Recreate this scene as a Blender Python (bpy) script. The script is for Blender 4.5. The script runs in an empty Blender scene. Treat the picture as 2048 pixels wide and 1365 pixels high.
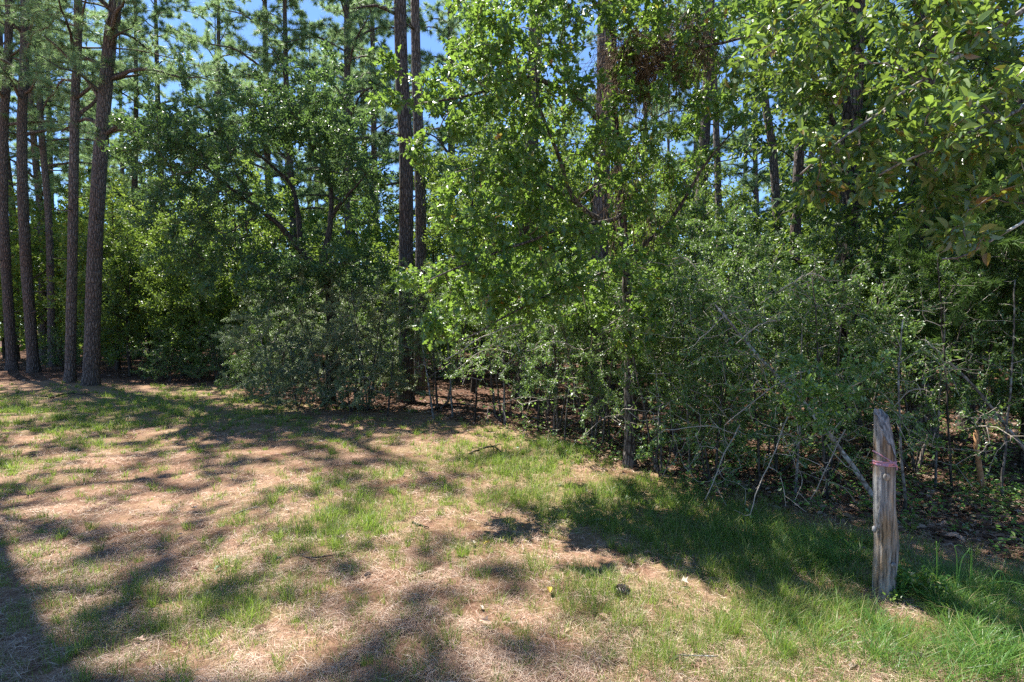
import bpy, math, random
import numpy as np
from mathutils import Vector, Matrix

# ---------------------------------------------------------------- camera, sky, sun
SC = bpy.context.scene
COL = SC.collection
CAMZ = 1.6
FPX = 1138.0                       # focal length in pixels of the 2048 px wide photograph
PITCH = math.radians(-1.38)
cam_d = bpy.data.cameras.new('camera')
cam_d.sensor_width = 36.0
cam_d.lens = 36.0 * FPX / 2048.0
cam_d.clip_end = 3000
cam_d.clip_start = 0.05
cam = bpy.data.objects.new('camera', cam_d)
COL.objects.link(cam)
cam.location = (0, 0, CAMZ)
cam.rotation_euler = (math.radians(90) + PITCH, 0, 0)
SC.camera = cam

SUN_EL = math.radians(59)
SUN_AZ = math.radians(-46)         # from +Y, negative is to the left
SUN = Vector((math.sin(SUN_AZ) * math.cos(SUN_EL), math.cos(SUN_AZ) * math.cos(SUN_EL), math.sin(SUN_EL)))
world = bpy.data.worlds.new('World')
SC.world = world
world.use_nodes = True
wn = world.node_tree
bg = wn.nodes['Background']
sky = wn.nodes.new('ShaderNodeTexSky')
sky.sky_type = 'NISHITA'
sky.sun_disc = False
sky.sun_elevation = SUN_EL
sky.sun_rotation = SUN_AZ
sky.air_density = 1.0
sky.dust_density = 0.0
sky.altitude = 2500
sky.ozone_density = 7.0
wn.links.new(sky.outputs[0], bg.inputs[0])
bg.inputs[1].default_value = 0.095
sl = bpy.data.lights.new('sun', 'SUN')
sl.energy = 5.0
sl.angle = math.radians(0.53)
sl.color = (1.0, 0.955, 0.885)
so = bpy.data.objects.new('sun', sl)
COL.objects.link(so)
so.rotation_euler = SUN.to_track_quat('Z', 'Y').to_euler()
so.location = SUN * 60
SC.view_settings.view_transform = 'Standard'
SC.view_settings.look = 'None'
SC.view_settings.gamma = 1
SC.view_settings.use_curve_mapping = False
SC.view_settings.exposure = 1.65
SC.render.engine = 'CYCLES'
SC.cycles.max_bounces = 7
SC.cycles.diffuse_bounces = 4
SC.cycles.glossy_bounces = 2
SC.cycles.transmission_bounces = 5
SC.cycles.transparent_max_bounces = 4
SC.cycles.sample_clamp_indirect = 6
SC.cycles.use_adaptive_sampling = False
SC.cycles.use_denoising = False

rng = np.random.default_rng(11)
random.seed(11)
CP, SP = math.cos(PITCH), math.sin(PITCH)


def at(px, py, Y):
    """world point seen at pixel (px, py) of the photograph, at distance Y ahead"""
    a = (px - 1024) / FPX
    b = (682.5 - py) / FPX
    # camera ray: right a, up b, forward 1
    dx, dy, dz = a, CP - b * SP, SP + b * CP
    t = Y / dy
    return np.array((dx * t, Y, CAMZ + dz * t))


def ground_xy(px, py):
    a = (px - 1024) / FPX
    b = (682.5 - py) / FPX
    dx, dy, dz = a, CP - b * SP, SP + b * CP
    t = -CAMZ / dz
    return np.array((dx * t, dy * t))


def pix(P):
    """project points (N,3) to photograph pixels"""
    P = np.atleast_2d(P)
    x = P[:, 0]; y = P[:, 1]; z = P[:, 2] - CAMZ
    f = y * CP + z * SP
    u = -y * SP + z * CP
    f = np.where(np.abs(f) < 1e-4, 1e-4, f)
    return 1024 + FPX * x / f, 682.5 - FPX * u / f, f


def gz(x, y):
    """height of the ground"""
    x = np.asarray(x, float); y = np.asarray(y, float)
    h = 0.018 * np.sin(x * 1.3 + 0.7 * y) + 0.014 * np.sin(2.3 * y - 0.9 * x + 1) + 0.008 * np.sin(4.1 * x + 3.3 * y)
    h = h + 0.05 * np.sin(x * 0.21 + 1.2) * np.sin(y * 0.17)
    return h


EX = [-60, -13, -8, -5.6, -4.6, -1.9, -0.2, 0.8, 1.8, 2.7, 3.4, 6, 12]
EY = [19, 17.2, 15.5, 12.4, 11.6, 10.6, 9.0, 7.2, 5.7, 4.7, 3.9, 2.6, 1.0]


def edge_y(x):
    return np.interp(x, EX, EY)


# ---------------------------------------------------------------- object helpers
def tag(o, label=None, cat=None, group=None, kind=None):
    if label: o['label'] = label
    if cat: o['category'] = cat
    if group: o['group'] = group
    if kind: o['kind'] = kind
    return o


def empty(name, loc, label=None, cat=None, group=None):
    o = bpy.data.objects.new(name, None)
    o.empty_display_size = 0.2
    COL.objects.link(o)
    o.location = tuple(loc)
    return tag(o, label, cat, group)


def make_mesh(name, V, Fs, mats, smooth=False, mat_idx=None, attrs=None):
    me = bpy.data.meshes.new(name)
    V = np.ascontiguousarray(V, dtype=np.float32)
    if not isinstance(Fs, (list, tuple)):
        Fs = [Fs]
    Fs = [np.asarray(F, dtype=np.int32) for F in Fs if len(F)]
    me.vertices.add(len(V))
    me.vertices.foreach_set('co', V.ravel())
    nl = sum(F.size for F in Fs); npol = sum(len(F) for F in Fs)
    me.loops.add(nl)
    me.loops.foreach_set('vertex_index', np.concatenate([F.ravel() for F in Fs]))
    tot = np.concatenate([np.full(len(F), F.shape[1], np.int32) for F in Fs])
    st = np.concatenate([[0], np.cumsum(tot)[:-1]]).astype(np.int32)
    me.polygons.add(npol)
    me.polygons.foreach_set('loop_start', st)
    me.polygons.foreach_set('loop_total', tot)
    me.polygons.foreach_set('use_smooth', np.full(npol, smooth, bool))
    if not isinstance(mats, (list, tuple)):
        mats = [mats]
    for m in mats:
        me.materials.append(m)
    if mat_idx is not None:
        me.polygons.foreach_set('material_index', np.asarray(mat_idx, np.int32))
    me.update(calc_edges=True)
    if attrs:
        for k, a in attrs.items():
            at_ = me.attributes.new(k, 'FLOAT', 'POINT')
            at_.data.foreach_set('value', np.asarray(a, np.float32))
    me.validate()
    return me


def add_obj(name, me, parent=None, loc=None, kind=None):
    o = bpy.data.objects.new(name, me)
    COL.objects.link(o)
    if parent is not None:
        o.parent = parent
    if loc is not None:
        o.location = tuple(loc)
    if kind:
        o['kind'] = kind
    return o


def copy_tree(root, loc, rotz, scale=1.0, label=None, group=None):
    r = root.copy(); COL.objects.link(r)
    r.location = tuple(loc); r.rotation_euler = (0, 0, rotz); r.scale = (scale,) * 3
    if label: r['label'] = label
    if group: r['group'] = group
    for ch in list(root.children):
        c = ch.copy(); COL.objects.link(c); c.parent = r
        for g in list(ch.children):
            d = g.copy(); COL.objects.link(d); d.parent = c
    return r


# ---------------------------------------------------------------- materials
def new_mat(name):
    m = bpy.data.materials.new(name)
    m.use_nodes = True
    n = m.node_tree
    n.nodes.clear()
    out = n.nodes.new('ShaderNodeOutputMaterial')
    return m, n, out


def N(n, t, **kw):
    x = n.nodes.new(t)
    for k, v in kw.items():
        setattr(x, k, v)
    return x


def ramp(n, fac, stops, interp='LINEAR'):
    r = N(n, 'ShaderNodeValToRGB')
    r.color_ramp.interpolation = interp
    el = r.color_ramp.elements
    while len(el) < len(stops):
        el.new(0.5)
    for e, (p, c) in zip(el, stops):
        e.position = p
        e.color = (*c, 1) if len(c) == 3 else c
    n.links.new(fac, r.inputs[0])
    return r.outputs[0]


def mixc(n, fac, a, b, mode='MIX'):
    m = N(n, 'ShaderNodeMix', data_type='RGBA', blend_type=mode)
    for s, v in ((0, fac), (6, a), (7, b)):
        if isinstance(v, (int, float)):
            m.inputs[s].default_value = v
        elif isinstance(v, tuple):
            m.inputs[s].default_value = (*v, 1)
        else:
            n.links.new(v, m.inputs[s])
    return m.outputs[2]


def math_n(n, op, a, b=None, clamp=False):
    m = N(n, 'ShaderNodeMath', operation=op, use_clamp=clamp)
    for s, v in ((0, a), (1, b)):
        if v is None: continue
        if isinstance(v, (int, float)):
            m.inputs[s].default_value = v
        else:
            n.links.new(v, m.inputs[s])
    return m.outputs[0]


def leaf_mat(name, stops, trans, tcol, rough=0.4, spec=0.5, vary=False):
    """stops: colour over the random value of each leaf; light passing through turns yellower"""
    m, n, out = new_mat(name)
    geo = N(n, 'ShaderNodeNewGeometry')
    oi = N(n, 'ShaderNodeObjectInfo')
    rnd = math_n(n, 'FRACT', math_n(n, 'ADD', geo.outputs['Random Per Island'], oi.outputs['Random']))
    col = ramp(n, rnd, stops)
    if vary:
        col = mixc(n, 1.0, col, ramp(n, math_n(n, 'FRACT', math_n(n, 'MULTIPLY', oi.outputs['Random'], 7.31)), [(0, (0.62, 0.7, 0.8)), (0.35, (0.95, 0.95, 0.85)), (0.7, (1.12, 1.05, 1.0)), (1, (1.5, 1.25, 0.9))]), 'MULTIPLY')
    p = N(n, 'ShaderNodeBsdfPrincipled')
    n.links.new(col, p.inputs['Base Color'])
    p.inputs['Roughness'].default_value = rough
    p.inputs['Specular IOR Level'].default_value = spec
    t = N(n, 'ShaderNodeBsdfTranslucent')
    tc = mixc(n, 0.65, col, tcol)
    n.links.new(tc, t.inputs['Color'])
    mx = N(n, 'ShaderNodeMixShader')
    mx.inputs[0].default_value = trans
    n.links.new(p.outputs[0], mx.inputs[1])
    n.links.new(t.outputs[0], mx.inputs[2])
    n.links.new(mx.outputs[0], out.inputs[0])
    return m


def bark_mat(name, c1, c2, crack, red=None, scale=9.0, zstretch=0.3, bump=0.03, lichen=None):
    m, n, out = new_mat(name)
    tc = N(n, 'ShaderNodeTexCoord')
    oi = N(n, 'ShaderNodeObjectInfo')
    mp = N(n, 'ShaderNodeMapping')
    mp.inputs['Scale'].default_value = (scale, scale, scale * zstretch)
    n.links.new(tc.outputs['Object'], mp.inputs[0])
    nz = N(n, 'ShaderNodeTexNoise'); nz.inputs['Scale'].default_value = 1.6; nz.inputs['Detail'].default_value = 3
    n.links.new(mp.outputs[0], nz.inputs[0])
    warp = mixc(n, 0.25, mp.outputs[0], nz.outputs['Color'], 'ADD')
    vo = N(n, 'ShaderNodeTexVoronoi', feature='DISTANCE_TO_EDGE')
    vo.inputs['Scale'].default_value = 1.0
    n.links.new(warp, vo.inputs[0])
    fine = N(n, 'ShaderNodeTexNoise'); fine.inputs['Scale'].default_value = 5; fine.inputs['Detail'].default_value = 6
    n.links.new(mp.outputs[0], fine.inputs[0])
    base = ramp(n, fine.outputs[0], [(0.3, c2), (0.68, c1)])
    big = N(n, 'ShaderNodeTexNoise'); big.inputs['Scale'].default_value = 0.9; big.inputs['Detail'].default_value = 2
    n.links.new(tc.outputs['Object'], big.inputs[0])
    if red:
        f = ramp(n, big.outputs[0], [(0.5, (0, 0, 0)), (0.68, (1, 1, 1))])
        base = mixc(n, math_n(n, 'MULTIPLY', f, 0.6), base, red)
    if lichen:
        b2 = N(n, 'ShaderNodeTexNoise'); b2.inputs['Scale'].default_value = 7; b2.inputs['Detail'].default_value = 4
        n.links.new(tc.outputs['Object'], b2.inputs[0])
        f = ramp(n, b2.outputs[0], [(0.5, (0, 0, 0)), (0.6, (1, 1, 1))])
        base = mixc(n, f, base, lichen)
    cr = ramp(n, vo.outputs[0], [(0.0, (0, 0, 0)), (0.16, (1, 1, 1))])
    colr = mixc(n, cr, crack, base)
    hsv = N(n, 'ShaderNodeHueSaturation')
    n.links.new(colr, hsv.inputs['Color'])
    n.links.new(math_n(n, 'ADD', math_n(n, 'MULTIPLY', oi.outputs['Random'], 0.5), 0.75), hsv.inputs['Value'])
    p = N(n, 'ShaderNodeBsdfPrincipled')
    n.links.new(hsv.outputs[0], p.inputs['Base Color'])
    p.inputs['Roughness'].default_value = 0.9
    p.inputs['Specular IOR Level'].default_value = 0.15
    bp = N(n, 'ShaderNodeBump'); bp.inputs['Distance'].default_value = bump; bp.inputs['Strength'].default_value = 1
    h = math_n(n, 'ADD', ramp(n, vo.outputs[0], [(0.0, (0, 0, 0)), (0.3, (1, 1, 1))]), math_n(n, 'MULTIPLY', fine.outputs[0], 0.5))
    n.links.new(h, bp.inputs['Height'])
    n.links.new(bp.outputs[0], p.inputs['Normal'])
    n.links.new(p.outputs[0], out.inputs[0])
    return m


def plain_mat(name, stops, rough=0.8, spec=0.2, trans=0.0, island=True, nscale=None):
    m, n, out = new_mat(name)
    if nscale:
        tc = N(n, 'ShaderNodeTexCoord')
        nz = N(n, 'ShaderNodeTexNoise'); nz.inputs['Scale'].default_value = nscale; nz.inputs['Detail'].default_value = 5
        n.links.new(tc.outputs['Object'], nz.inputs[0])
        f = ramp(n, nz.outputs[0], [(0.3, (0, 0, 0)), (0.7, (1, 1, 1))])
    else:
        geo = N(n, 'ShaderNodeNewGeometry'); oi = N(n, 'ShaderNodeObjectInfo')
        f = math_n(n, 'FRACT', math_n(n, 'ADD', geo.outputs['Random Per Island'], oi.outputs['Random']))
    col = ramp(n, f, stops)
    p = N(n, 'ShaderNodeBsdfPrincipled')
    n.links.new(col, p.inputs['Base Color'])
    p.inputs['Roughness'].default_value = rough
    p.inputs['Specular IOR Level'].default_value = spec
    if trans:
        t = N(n, 'ShaderNodeBsdfTranslucent')
        n.links.new(col, t.inputs['Color'])
        mx = N(n, 'ShaderNodeMixShader'); mx.inputs[0].default_value = trans
        n.links.new(p.outputs[0], mx.inputs[1]); n.links.new(t.outputs[0], mx.inputs[2])
        n.links.new(mx.outputs[0], out.inputs[0])
    else:
        n.links.new(p.outputs[0], out.inputs[0])
    return m


M_PINE = bark_mat('pine_bark', (0.25, 0.215, 0.19), (0.125, 0.102, 0.088), (0.045, 0.037, 0.033), red=(0.19, 0.115, 0.08), scale=21, zstretch=0.24, bump=0.035)
M_OAKB = bark_mat('oak_bark', (0.20, 0.175, 0.15), (0.085, 0.07, 0.058), (0.02, 0.016, 0.014), scale=24, zstretch=0.28, bump=0.015)
M_DARKB = bark_mat('dark_bark', (0.10, 0.085, 0.07), (0.045, 0.037, 0.03), (0.015, 0.012, 0.01), scale=20, zstretch=0.3, bump=0.012)
M_GREYB = bark_mat('lichen_bark', (0.27, 0.25, 0.22), (0.13, 0.115, 0.1), (0.07, 0.06, 0.05), scale=14, zstretch=0.7, bump=0.006, lichen=(0.34, 0.36, 0.33))
M_TWIG = plain_mat('twig_bark', [(0, (0.20, 0.16, 0.125)), (0.5, (0.12, 0.09, 0.07)), (1, (0.30, 0.26, 0.21))], rough=0.85)
M_TWIGD = plain_mat('dark_twig_bark', [(0, (0.06, 0.05, 0.04)), (0.5, (0.10, 0.08, 0.065)), (1, (0.15, 0.12, 0.10))], rough=0.85)
M_TWIGP = plain_mat('pale_twig_bark', [(0, (0.36, 0.31, 0.25)), (0.5, (0.27, 0.23, 0.18)), (1, (0.48, 0.43, 0.36))], rough=0.8)

M_OAKL = leaf_mat('oak_leaf', [(0, (0.04, 0.10, 0.02)), (0.45, (0.075, 0.165, 0.028)), (0.85, (0.12, 0.215, 0.035)), (0.985, (0.14, 0.2, 0.03)), (1.0, (0.45, 0.16, 0.03))], 0.44, (0.30, 0.46, 0.06), rough=0.40, spec=0.8)
M_BOUGH = leaf_mat('gum_leaf', [(0, (0.06, 0.12, 0.035)), (0.5, (0.09, 0.17, 0.045)), (0.88, (0.13, 0.22, 0.04)), (0.94, (0.22, 0.17, 0.03)), (1.0, (0.25, 0.10, 0.03))], 0.42, (0.30, 0.43, 0.05), rough=0.36, spec=1.0)
M_DOAK = leaf_mat('dark_oak_leaf', [(0, (0.035, 0.08, 0.035)), (0.6, (0.06, 0.125, 0.045)), (1, (0.10, 0.18, 0.05))], 0.4, (0.22, 0.36, 0.07), rough=0.42, spec=0.7)
M_YAUP = leaf_mat('yaupon_leaf', [(0, (0.04, 0.095, 0.03)), (0.5, (0.075, 0.155, 0.045)), (1, (0.13, 0.225, 0.065))], 0.38, (0.28, 0.44, 0.07), rough=0.42, spec=0.8, vary=True)
M_YAUPG = leaf_mat('grey_yaupon_leaf', [(0, (0.08, 0.13, 0.075)), (0.5, (0.12, 0.175, 0.095)), (1, (0.17, 0.23, 0.13))], 0.36, (0.28, 0.38, 0.14), rough=0.48, spec=0.6, vary=True)
M_HARD = leaf_mat('sweetgum_leaf', [(0, (0.06, 0.12, 0.02)), (0.5, (0.10, 0.18, 0.025)), (0.9, (0.15, 0.25, 0.035)), (1, (0.30, 0.25, 0.04))], 0.42, (0.34, 0.48, 0.07), rough=0.45, vary=True)
M_MID = leaf_mat('forest_leaf', [(0, (0.03, 0.075, 0.022)), (0.6, (0.05, 0.115, 0.028)), (1, (0.09, 0.165, 0.035))], 0.40, (0.30, 0.42, 0.05), rough=0.45, spec=0.5, vary=True)
M_SPRIG = leaf_mat('sprig_leaf', [(0, (0.06, 0.13, 0.04)), (0.5, (0.09, 0.19, 0.05)), (1, (0.14, 0.25, 0.06))], 0.42, (0.34, 0.52, 0.08), rough=0.34, spec=1.0)
M_CEDAR = leaf_mat('cedar_leaf', [(0, (0.04, 0.08, 0.02)), (0.6, (0.07, 0.13, 0.03)), (1, (0.10, 0.17, 0.04))], 0.3, (0.2, 0.35, 0.05), rough=0.6, spec=0.2)
M_NEED = leaf_mat('pine_needle', [(0, (0.11, 0.19, 0.10)), (0.45, (0.17, 0.27, 0.13)), (0.9, (0.25, 0.33, 0.16)), (1, (0.34, 0.27, 0.16))], 0.5, (0.32, 0.48, 0.16), rough=0.45, spec=0.4)
M_GRASS = leaf_mat('grass_blade', [(0, (0.06, 0.11, 0.03)), (0.4, (0.09, 0.18, 0.03)), (0.72, (0.16, 0.25, 0.045)), (0.82, (0.32, 0.28, 0.11)), (1, (0.46, 0.36, 0.21))], 0.45, (0.36, 0.52, 0.06), rough=0.45, spec=0.3)
M_GRASSD = leaf_mat('lush_grass_blade', [(0, (0.045, 0.11, 0.03)), (0.5, (0.07, 0.18, 0.035)), (0.85, (0.13, 0.26, 0.045)), (0.93, (0.3, 0.27, 0.12)), (1, (0.4, 0.32, 0.18))], 0.42, (0.28, 0.46, 0.07), rough=0.4, spec=0.4)
M_STRAW = plain_mat('pine_straw', [(0, (0.17, 0.09, 0.05)), (0.35, (0.29, 0.17, 0.115)), (0.7, (0.45, 0.32, 0.225)), (1, (0.64, 0.52, 0.40))], rough=0.7, spec=0.3)
M_LITTER = plain_mat('leaf_litter', [(0, (0.06, 0.032, 0.02)), (0.4, (0.13, 0.072, 0.045)), (0.8, (0.22, 0.135, 0.09)), (1, (0.34, 0.26, 0.20))], rough=0.75, spec=0.3, trans=0.1)
M_VINE = plain_mat('dry_vine', [(0, (0.08, 0.05, 0.03)), (0.6, (0.15, 0.095, 0.055)), (1, (0.26, 0.19, 0.12))], rough=0.85)

# ---------------------------------------------------------------- growing plants
def unit(v):
    return v / np.maximum(np.linalg.norm(v, axis=-1, keepdims=True), 1e-9)


def resample(pts, step):
    pts = np.asarray(pts, float)
    # catmull-rom through the points, then even steps
    P = np.vstack([2 * pts[0] - pts[1], pts, 2 * pts[-1] - pts[-2]])
    out = []
    for i in range(1, len(P) - 2):
        p0, p1, p2, p3 = P[i - 1], P[i], P[i + 1], P[i + 2]
        n = max(2, int(np.linalg.norm(p2 - p1) / step))
        for k in range(n):
            t = k / n
            out.append(0.5 * ((2 * p1) + (-p0 + p2) * t + (2 * p0 - 5 * p1 + 4 * p2 - p3) * t * t + (-p0 + 3 * p1 - 3 * p2 + p3) * t ** 3))
    out.append(pts[-1])
    return np.array(out)


class Plant:
    def __init__(self, loc, r=None):
        self.loc = np.asarray(loc, float)
        self.r = r if r is not None else rng
        self.P = np.zeros((0, 3)); self.par = []; self.ra = []; self.D = np.zeros((0, 3)); self.main = []

    def path(self, pts, r0, r1, step=0.2, wob=0.0, join=True, main=True):
        q = resample(pts, step)
        if wob:
            w = np.cumsum(self.r.normal(0, wob, q.shape), axis=0)
            w -= np.linspace(0, 1, len(q))[:, None] * w[-1]
            w[0] = 0
            q = q + w
        base = -1
        if join and len(self.P):
            d = np.linalg.norm(self.P - q[0], axis=1)
            base = int(d.argmin())
            q = np.vstack([q[1:]]) if d[base] < step * 1.2 else q
        n0 = len(self.P)
        d = unit(np.gradient(q, axis=0)) if len(q) > 1 else np.array([[0, 0, 1.0]])
        self.P = np.vstack([self.P, q]); self.D = np.vstack([self.D, d])
        self.par += [base] + list(range(n0, n0 + len(q) - 1))
        self.ra += list(np.linspace(r0, r1, len(q)))
        self.main.append((n0, n0 + len(q), base))
        return q

    def grow(self, T, step=0.18, wob=0.02, curl=0.25, up=0.0, back=0.35, minz=0.0):
        T = np.asarray(T, float)
        if not len(T): return
        d0 = np.array([np.min(np.linalg.norm(self.P[::2] - t, axis=1)) for t in T])
        P = np.zeros((len(self.P) + len(T) * 40, 3)); D = np.zeros_like(P)
        n = len(self.P); P[:n] = self.P; D[:n] = self.D
        for t in T[np.argsort(d0)]:
            v = t - P[:n]
            L = np.linalg.norm(v, axis=1) + 1e-6
            cosv = np.einsum('ij,ij->i', v, D[:n]) / L
            cost = L * (1 + back - back * cosv)
            i = int(cost.argmin())
            L = L[i]
            m = min(38, max(2, int(L / step)))
            ctrl = P[i] + D[i] * curl * L + np.array((0, 0, up * L)) + (t - P[i]) * 0.25
            s = np.arange(1, m + 1)[:, None] / m
            q = (1 - s) ** 2 * P[i] + 2 * s * (1 - s) * ctrl + s * s * t
            q[:-1] += self.r.normal(0, wob, (m - 1, 3))
            prev = np.vstack([P[i], q[:-1]])
            if n + m > len(P):
                P = np.vstack([P, np.zeros((4000, 3))]); D = np.vstack([D, np.zeros((4000, 3))])
            P[n:n + m] = q; D[n:n + m] = unit(q - prev)
            self.par += [i] + list(range(n, n + m - 1))
            self.ra += [0.0] * m
            n += m
        self.P = P[:n].copy(); self.D = D[:n].copy()

    def radii(self, tip=0.0035, p=2.3, cap=0.75):
        par = np.array(self.par); ra = np.array(self.ra)
        acc = np.zeros(len(par)); nch = np.zeros(len(par), int)
        for i in range(len(par) - 1, -1, -1):
            if acc[i] == 0: acc[i] = tip ** p
            if par[i] >= 0: acc[par[i]] += acc[i]
        r = acc ** (1 / p)
        for i in range(len(par)):
            if ra[i] > 0: r[i] = ra[i]
            elif par[i] >= 0: r[i] = min(r[i], r[par[i]] * (cap if ra[par[i]] > 0 else 0.98))
        self.R = np.maximum(r, tip * 0.8)
        self.parA = par
        return self.R

    # edges that belong to no main path
    def twig_mesh(self, name, mat, rmax=99, sides=3, minr=0.0):
        idx = np.nonzero((self.parA >= 0) & (np.array(self.ra) == 0))[0]
        a = self.P[self.parA[idx]] - self.loc; b = self.P[idx] - self.loc
        ra = np.minimum(self.R[self.parA[idx]], self.R[idx] * 1.25); rb = self.R[idx]
        return prisms(name, a, b, np.maximum(ra, minr), np.maximum(rb, minr), mat, sides)

    def main_tubes(self, mat, names, parent, sides=10, flare=0.0, kinds=None):
        for k, (a, b, base) in enumerate(self.main):
            ids = list(range(a, b))
            if base >= 0: ids = [base] + ids
            P = self.P[ids] - self.loc; R = self.R[ids].copy()
            if base >= 0: R[0] = R[1]
            nm = names[k] if k < len(names) else names[-1]
            s = sides if k == 0 else max(6, sides - 4)
            me = tube(nm, P, R, mat, s, flare if k == 0 else 0, rough=0.05 if k == 0 else 0.08)
            add_obj(nm, me, parent)

    def leaves(self, n, rmax=0.012, tipbias=2.0, spread=0.03, size=(0.05, 0.08), up=0.6, droop=0.1, along=0.5):
        idx = np.nonzero((self.parA >= 0) & (self.R <= rmax) & (np.array(self.ra) == 0))[0]
        a = self.P[self.parA[idx]]; b = self.P[idx]
        w = np.linalg.norm(b - a, axis=1) * (1.0 / self.R[idx]) ** tipbias
        ch = self.r.choice(len(idx), n, p=w / w.sum())
        t = self.r.random(n)[:, None]
        pos = a[ch] * (1 - t) + b[ch] * t + self.r.normal(0, spread, (n, 3))
        d = unit(b[ch] - a[ch])
        dirs = unit(d * along + unit(self.r.normal(0, 1, (n, 3))) * 0.8 + np.array((0, 0, -droop)))
        nor = unit(self.r.normal(0, 1, (n, 3)) * (1 - up) + np.array((0, 0, up)))
        sz = self.r.uniform(size[0], size[1], n)
        return pos, dirs, nor, sz


def prisms(name, a, b, ra, rb, mat, s=3):
    n = len(a)
    d = unit(b - a)
    ref = np.where(np.abs(d[:, 2:3]) < 0.9, np.array([[0, 0, 1.0]]), np.array([[1.0, 0, 0]]))
    u = unit(np.cross(d, ref)); v = np.cross(d, u)
    ang = np.arange(s) * 2 * np.pi / s
    off = u[:, None, :] * np.cos(ang)[None, :, None] + v[:, None, :] * np.sin(ang)[None, :, None]
    V = np.concatenate([(a[:, None] + off * ra[:, None, None]), (b + d * rb[:, None] * 0.4)[:, None] + off * rb[:, None, None]], axis=1).reshape(-1, 3)
    base = (np.arange(n) * 2 * s)[:, None]
    F = []
    for k in range(s):
        k2 = (k + 1) % s
        F.append(base + np.array([[k, k2, s + k2, s + k]]))
    F = np.concatenate(F)
    return make_mesh(name, V, F, mat, smooth=True)


def tube(name, P, R, mat, s=8, flare=0.0, rough=0.05, seed=None, caps=True):
    P = np.asarray(P, float); R = np.asarray(R, float).copy()
    n = len(P)
    d = unit(np.gradient(P, axis=0))
    u = np.zeros((n, 3)); x = np.array((1.0, 0, 0)) if abs(d[0, 0]) < 0.9 else np.array((0, 1.0, 0))
    x = unit(x - d[0] * (x @ d[0]))
    for i in range(n):
        x = unit(x - d[i] * (x @ d[i])); u[i] = x
    v = np.cross(d, u)
    ang = np.arange(s) * 2 * np.pi / s
    rr = np.repeat(R[:, None], s, 1)
    lobes = rng.integers(3, 6)
    ph = rng.random() * 6
    ns = rng.normal(0, rough, (n, s)); ns[1:] = ns[1:] * 0.6 + ns[:-1] * 0.4
    rr = rr * (1 + ns)
    if flare:
        h = np.concatenate([[0], np.cumsum(np.linalg.norm(np.diff(P, axis=0), axis=1))])
        f = flare * np.exp(-h / (R[0] * 1.6))
        rr = rr * (1 + f[:, None] * (1 + 0.45 * np.sin(ang * lobes + ph)[None, :]))
    V = P[:, None] + u[:, None] * (np.cos(ang)[None, :, None] * rr[:, :, None]) + v[:, None] * (np.sin(ang)[None, :, None] * rr[:, :, None])
    V = V.reshape(-1, 3)
    i = np.arange(n - 1)[:, None] * s; k = np.arange(s)[None, :]; k2 = (k + 1) % s
    F = np.stack([i + k, i + k2, i + s + k2, i + s + k], -1).reshape(-1, 4)
    Fs = [F]
    if caps:
        V = np.vstack([V, P[-1:]])
        c = len(V) - 1; o = (n - 1) * s
        Fs.append(np.stack([o + np.arange(s), o + (np.arange(s) + 1) % s, np.full(s, c)], -1))
    return make_mesh(name, V, Fs, mat, smooth=True)


def tpl_half(out, fold=0.15, bend=0.12):
    """leaf from one half outline [(x,y)...] that starts and ends on the rib: two folded faces"""
    out = np.array(out, float)
    k = len(out)
    def pt(x, y):
        return (x, y, abs(x) * fold * 2 - bend * y * y)
    V = [pt(0, out[0][1]), pt(0, out[-1][1])]
    L = []; Rr = []
    for x, y in out[1:-1]:
        V.append(pt(x, y)); Rr.append(len(V) - 1)
        V.append(pt(-x, y)); L.append(len(V) - 1)
    F1 = [0] + Rr + [1]
    F2 = [1] + L[::-1] + [0]
    return np.array(V), [F1, F2]


T_OAK = tpl_half([(0, 0), (0.07, 0.12), (0.27, 0.28), (0.12, 0.42), (0.36, 0.66), (0.15, 0.74), (0.14, 0.93), (0, 1)], 0.16, 0.15)
T_ELL = tpl_half([(0, 0), (0.20, 0.28), (0.23, 0.62), (0, 1)], 0.2, 0.15)
T_GUM = tpl_half([(0, 0), (0.16, 0.16), (0.25, 0.45), (0.19, 0.75), (0, 1)], 0.28, 0.3)
T_STAR = tpl_half([(0, 0), (0.42, 0.12), (0.22, 0.38), (0.46, 0.72), (0.14, 0.66), (0, 1)], 0.12, 0.1)
T_SM = (np.array([(0, 0, 0), (0.27, 0.5, 0.09), (0, 1, 0), (-0.27, 0.5, 0.09)], float), [[0, 1, 2], [0, 2, 3]])
T_SPRIG = None


def tuft_tpl(k, a0, a1, w, r):
    V = []; F = []
    for i in range(k):
        az = i * 2.39996 + r.uniform(-.3, .3); el = r.uniform(a0, a1); L = r.uniform(0.75, 1.0)
        d = np.array((math.sin(el) * math.cos(az), math.cos(el), math.sin(el) * math.sin(az)))
        u = unit(np.cross(d, r.normal(0, 1, 3)))
        b = len(V)
        V += [u * w * 0.5, -u * w * 0.5, d * L + np.array((0, 0, -0.12 * L))]
        F.append([b, b + 1, b + 2])
    return np.array(V), F


def place(name, tpl, pos, dirs, nor, sz, mat, loc=(0, 0, 0), smooth=False):
    V, F = tpl
    y = dirs
    x = unit(np.cross(y, nor)); z = np.cross(x, y)
    M = np.stack([x, y, z], axis=-1) * sz[:, None, None]      # (N,3,3)
    W = np.einsum('nij,vj->nvi', M, V) + (pos - np.asarray(loc))[:, None, :]
    nv = len(V); base = (np.arange(len(pos)) * nv)[:, None]
    byk = {}
    for f in F: byk.setdefault(len(f), []).append(f)
    Fs = []
    for k, fl in byk.items():
        fl = np.array(fl)
        Fs.append((base[:, :, None] + fl[None]).reshape(-1, k))
    return make_mesh(name, W.reshape(-1, 3), Fs, mat, smooth)


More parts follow.
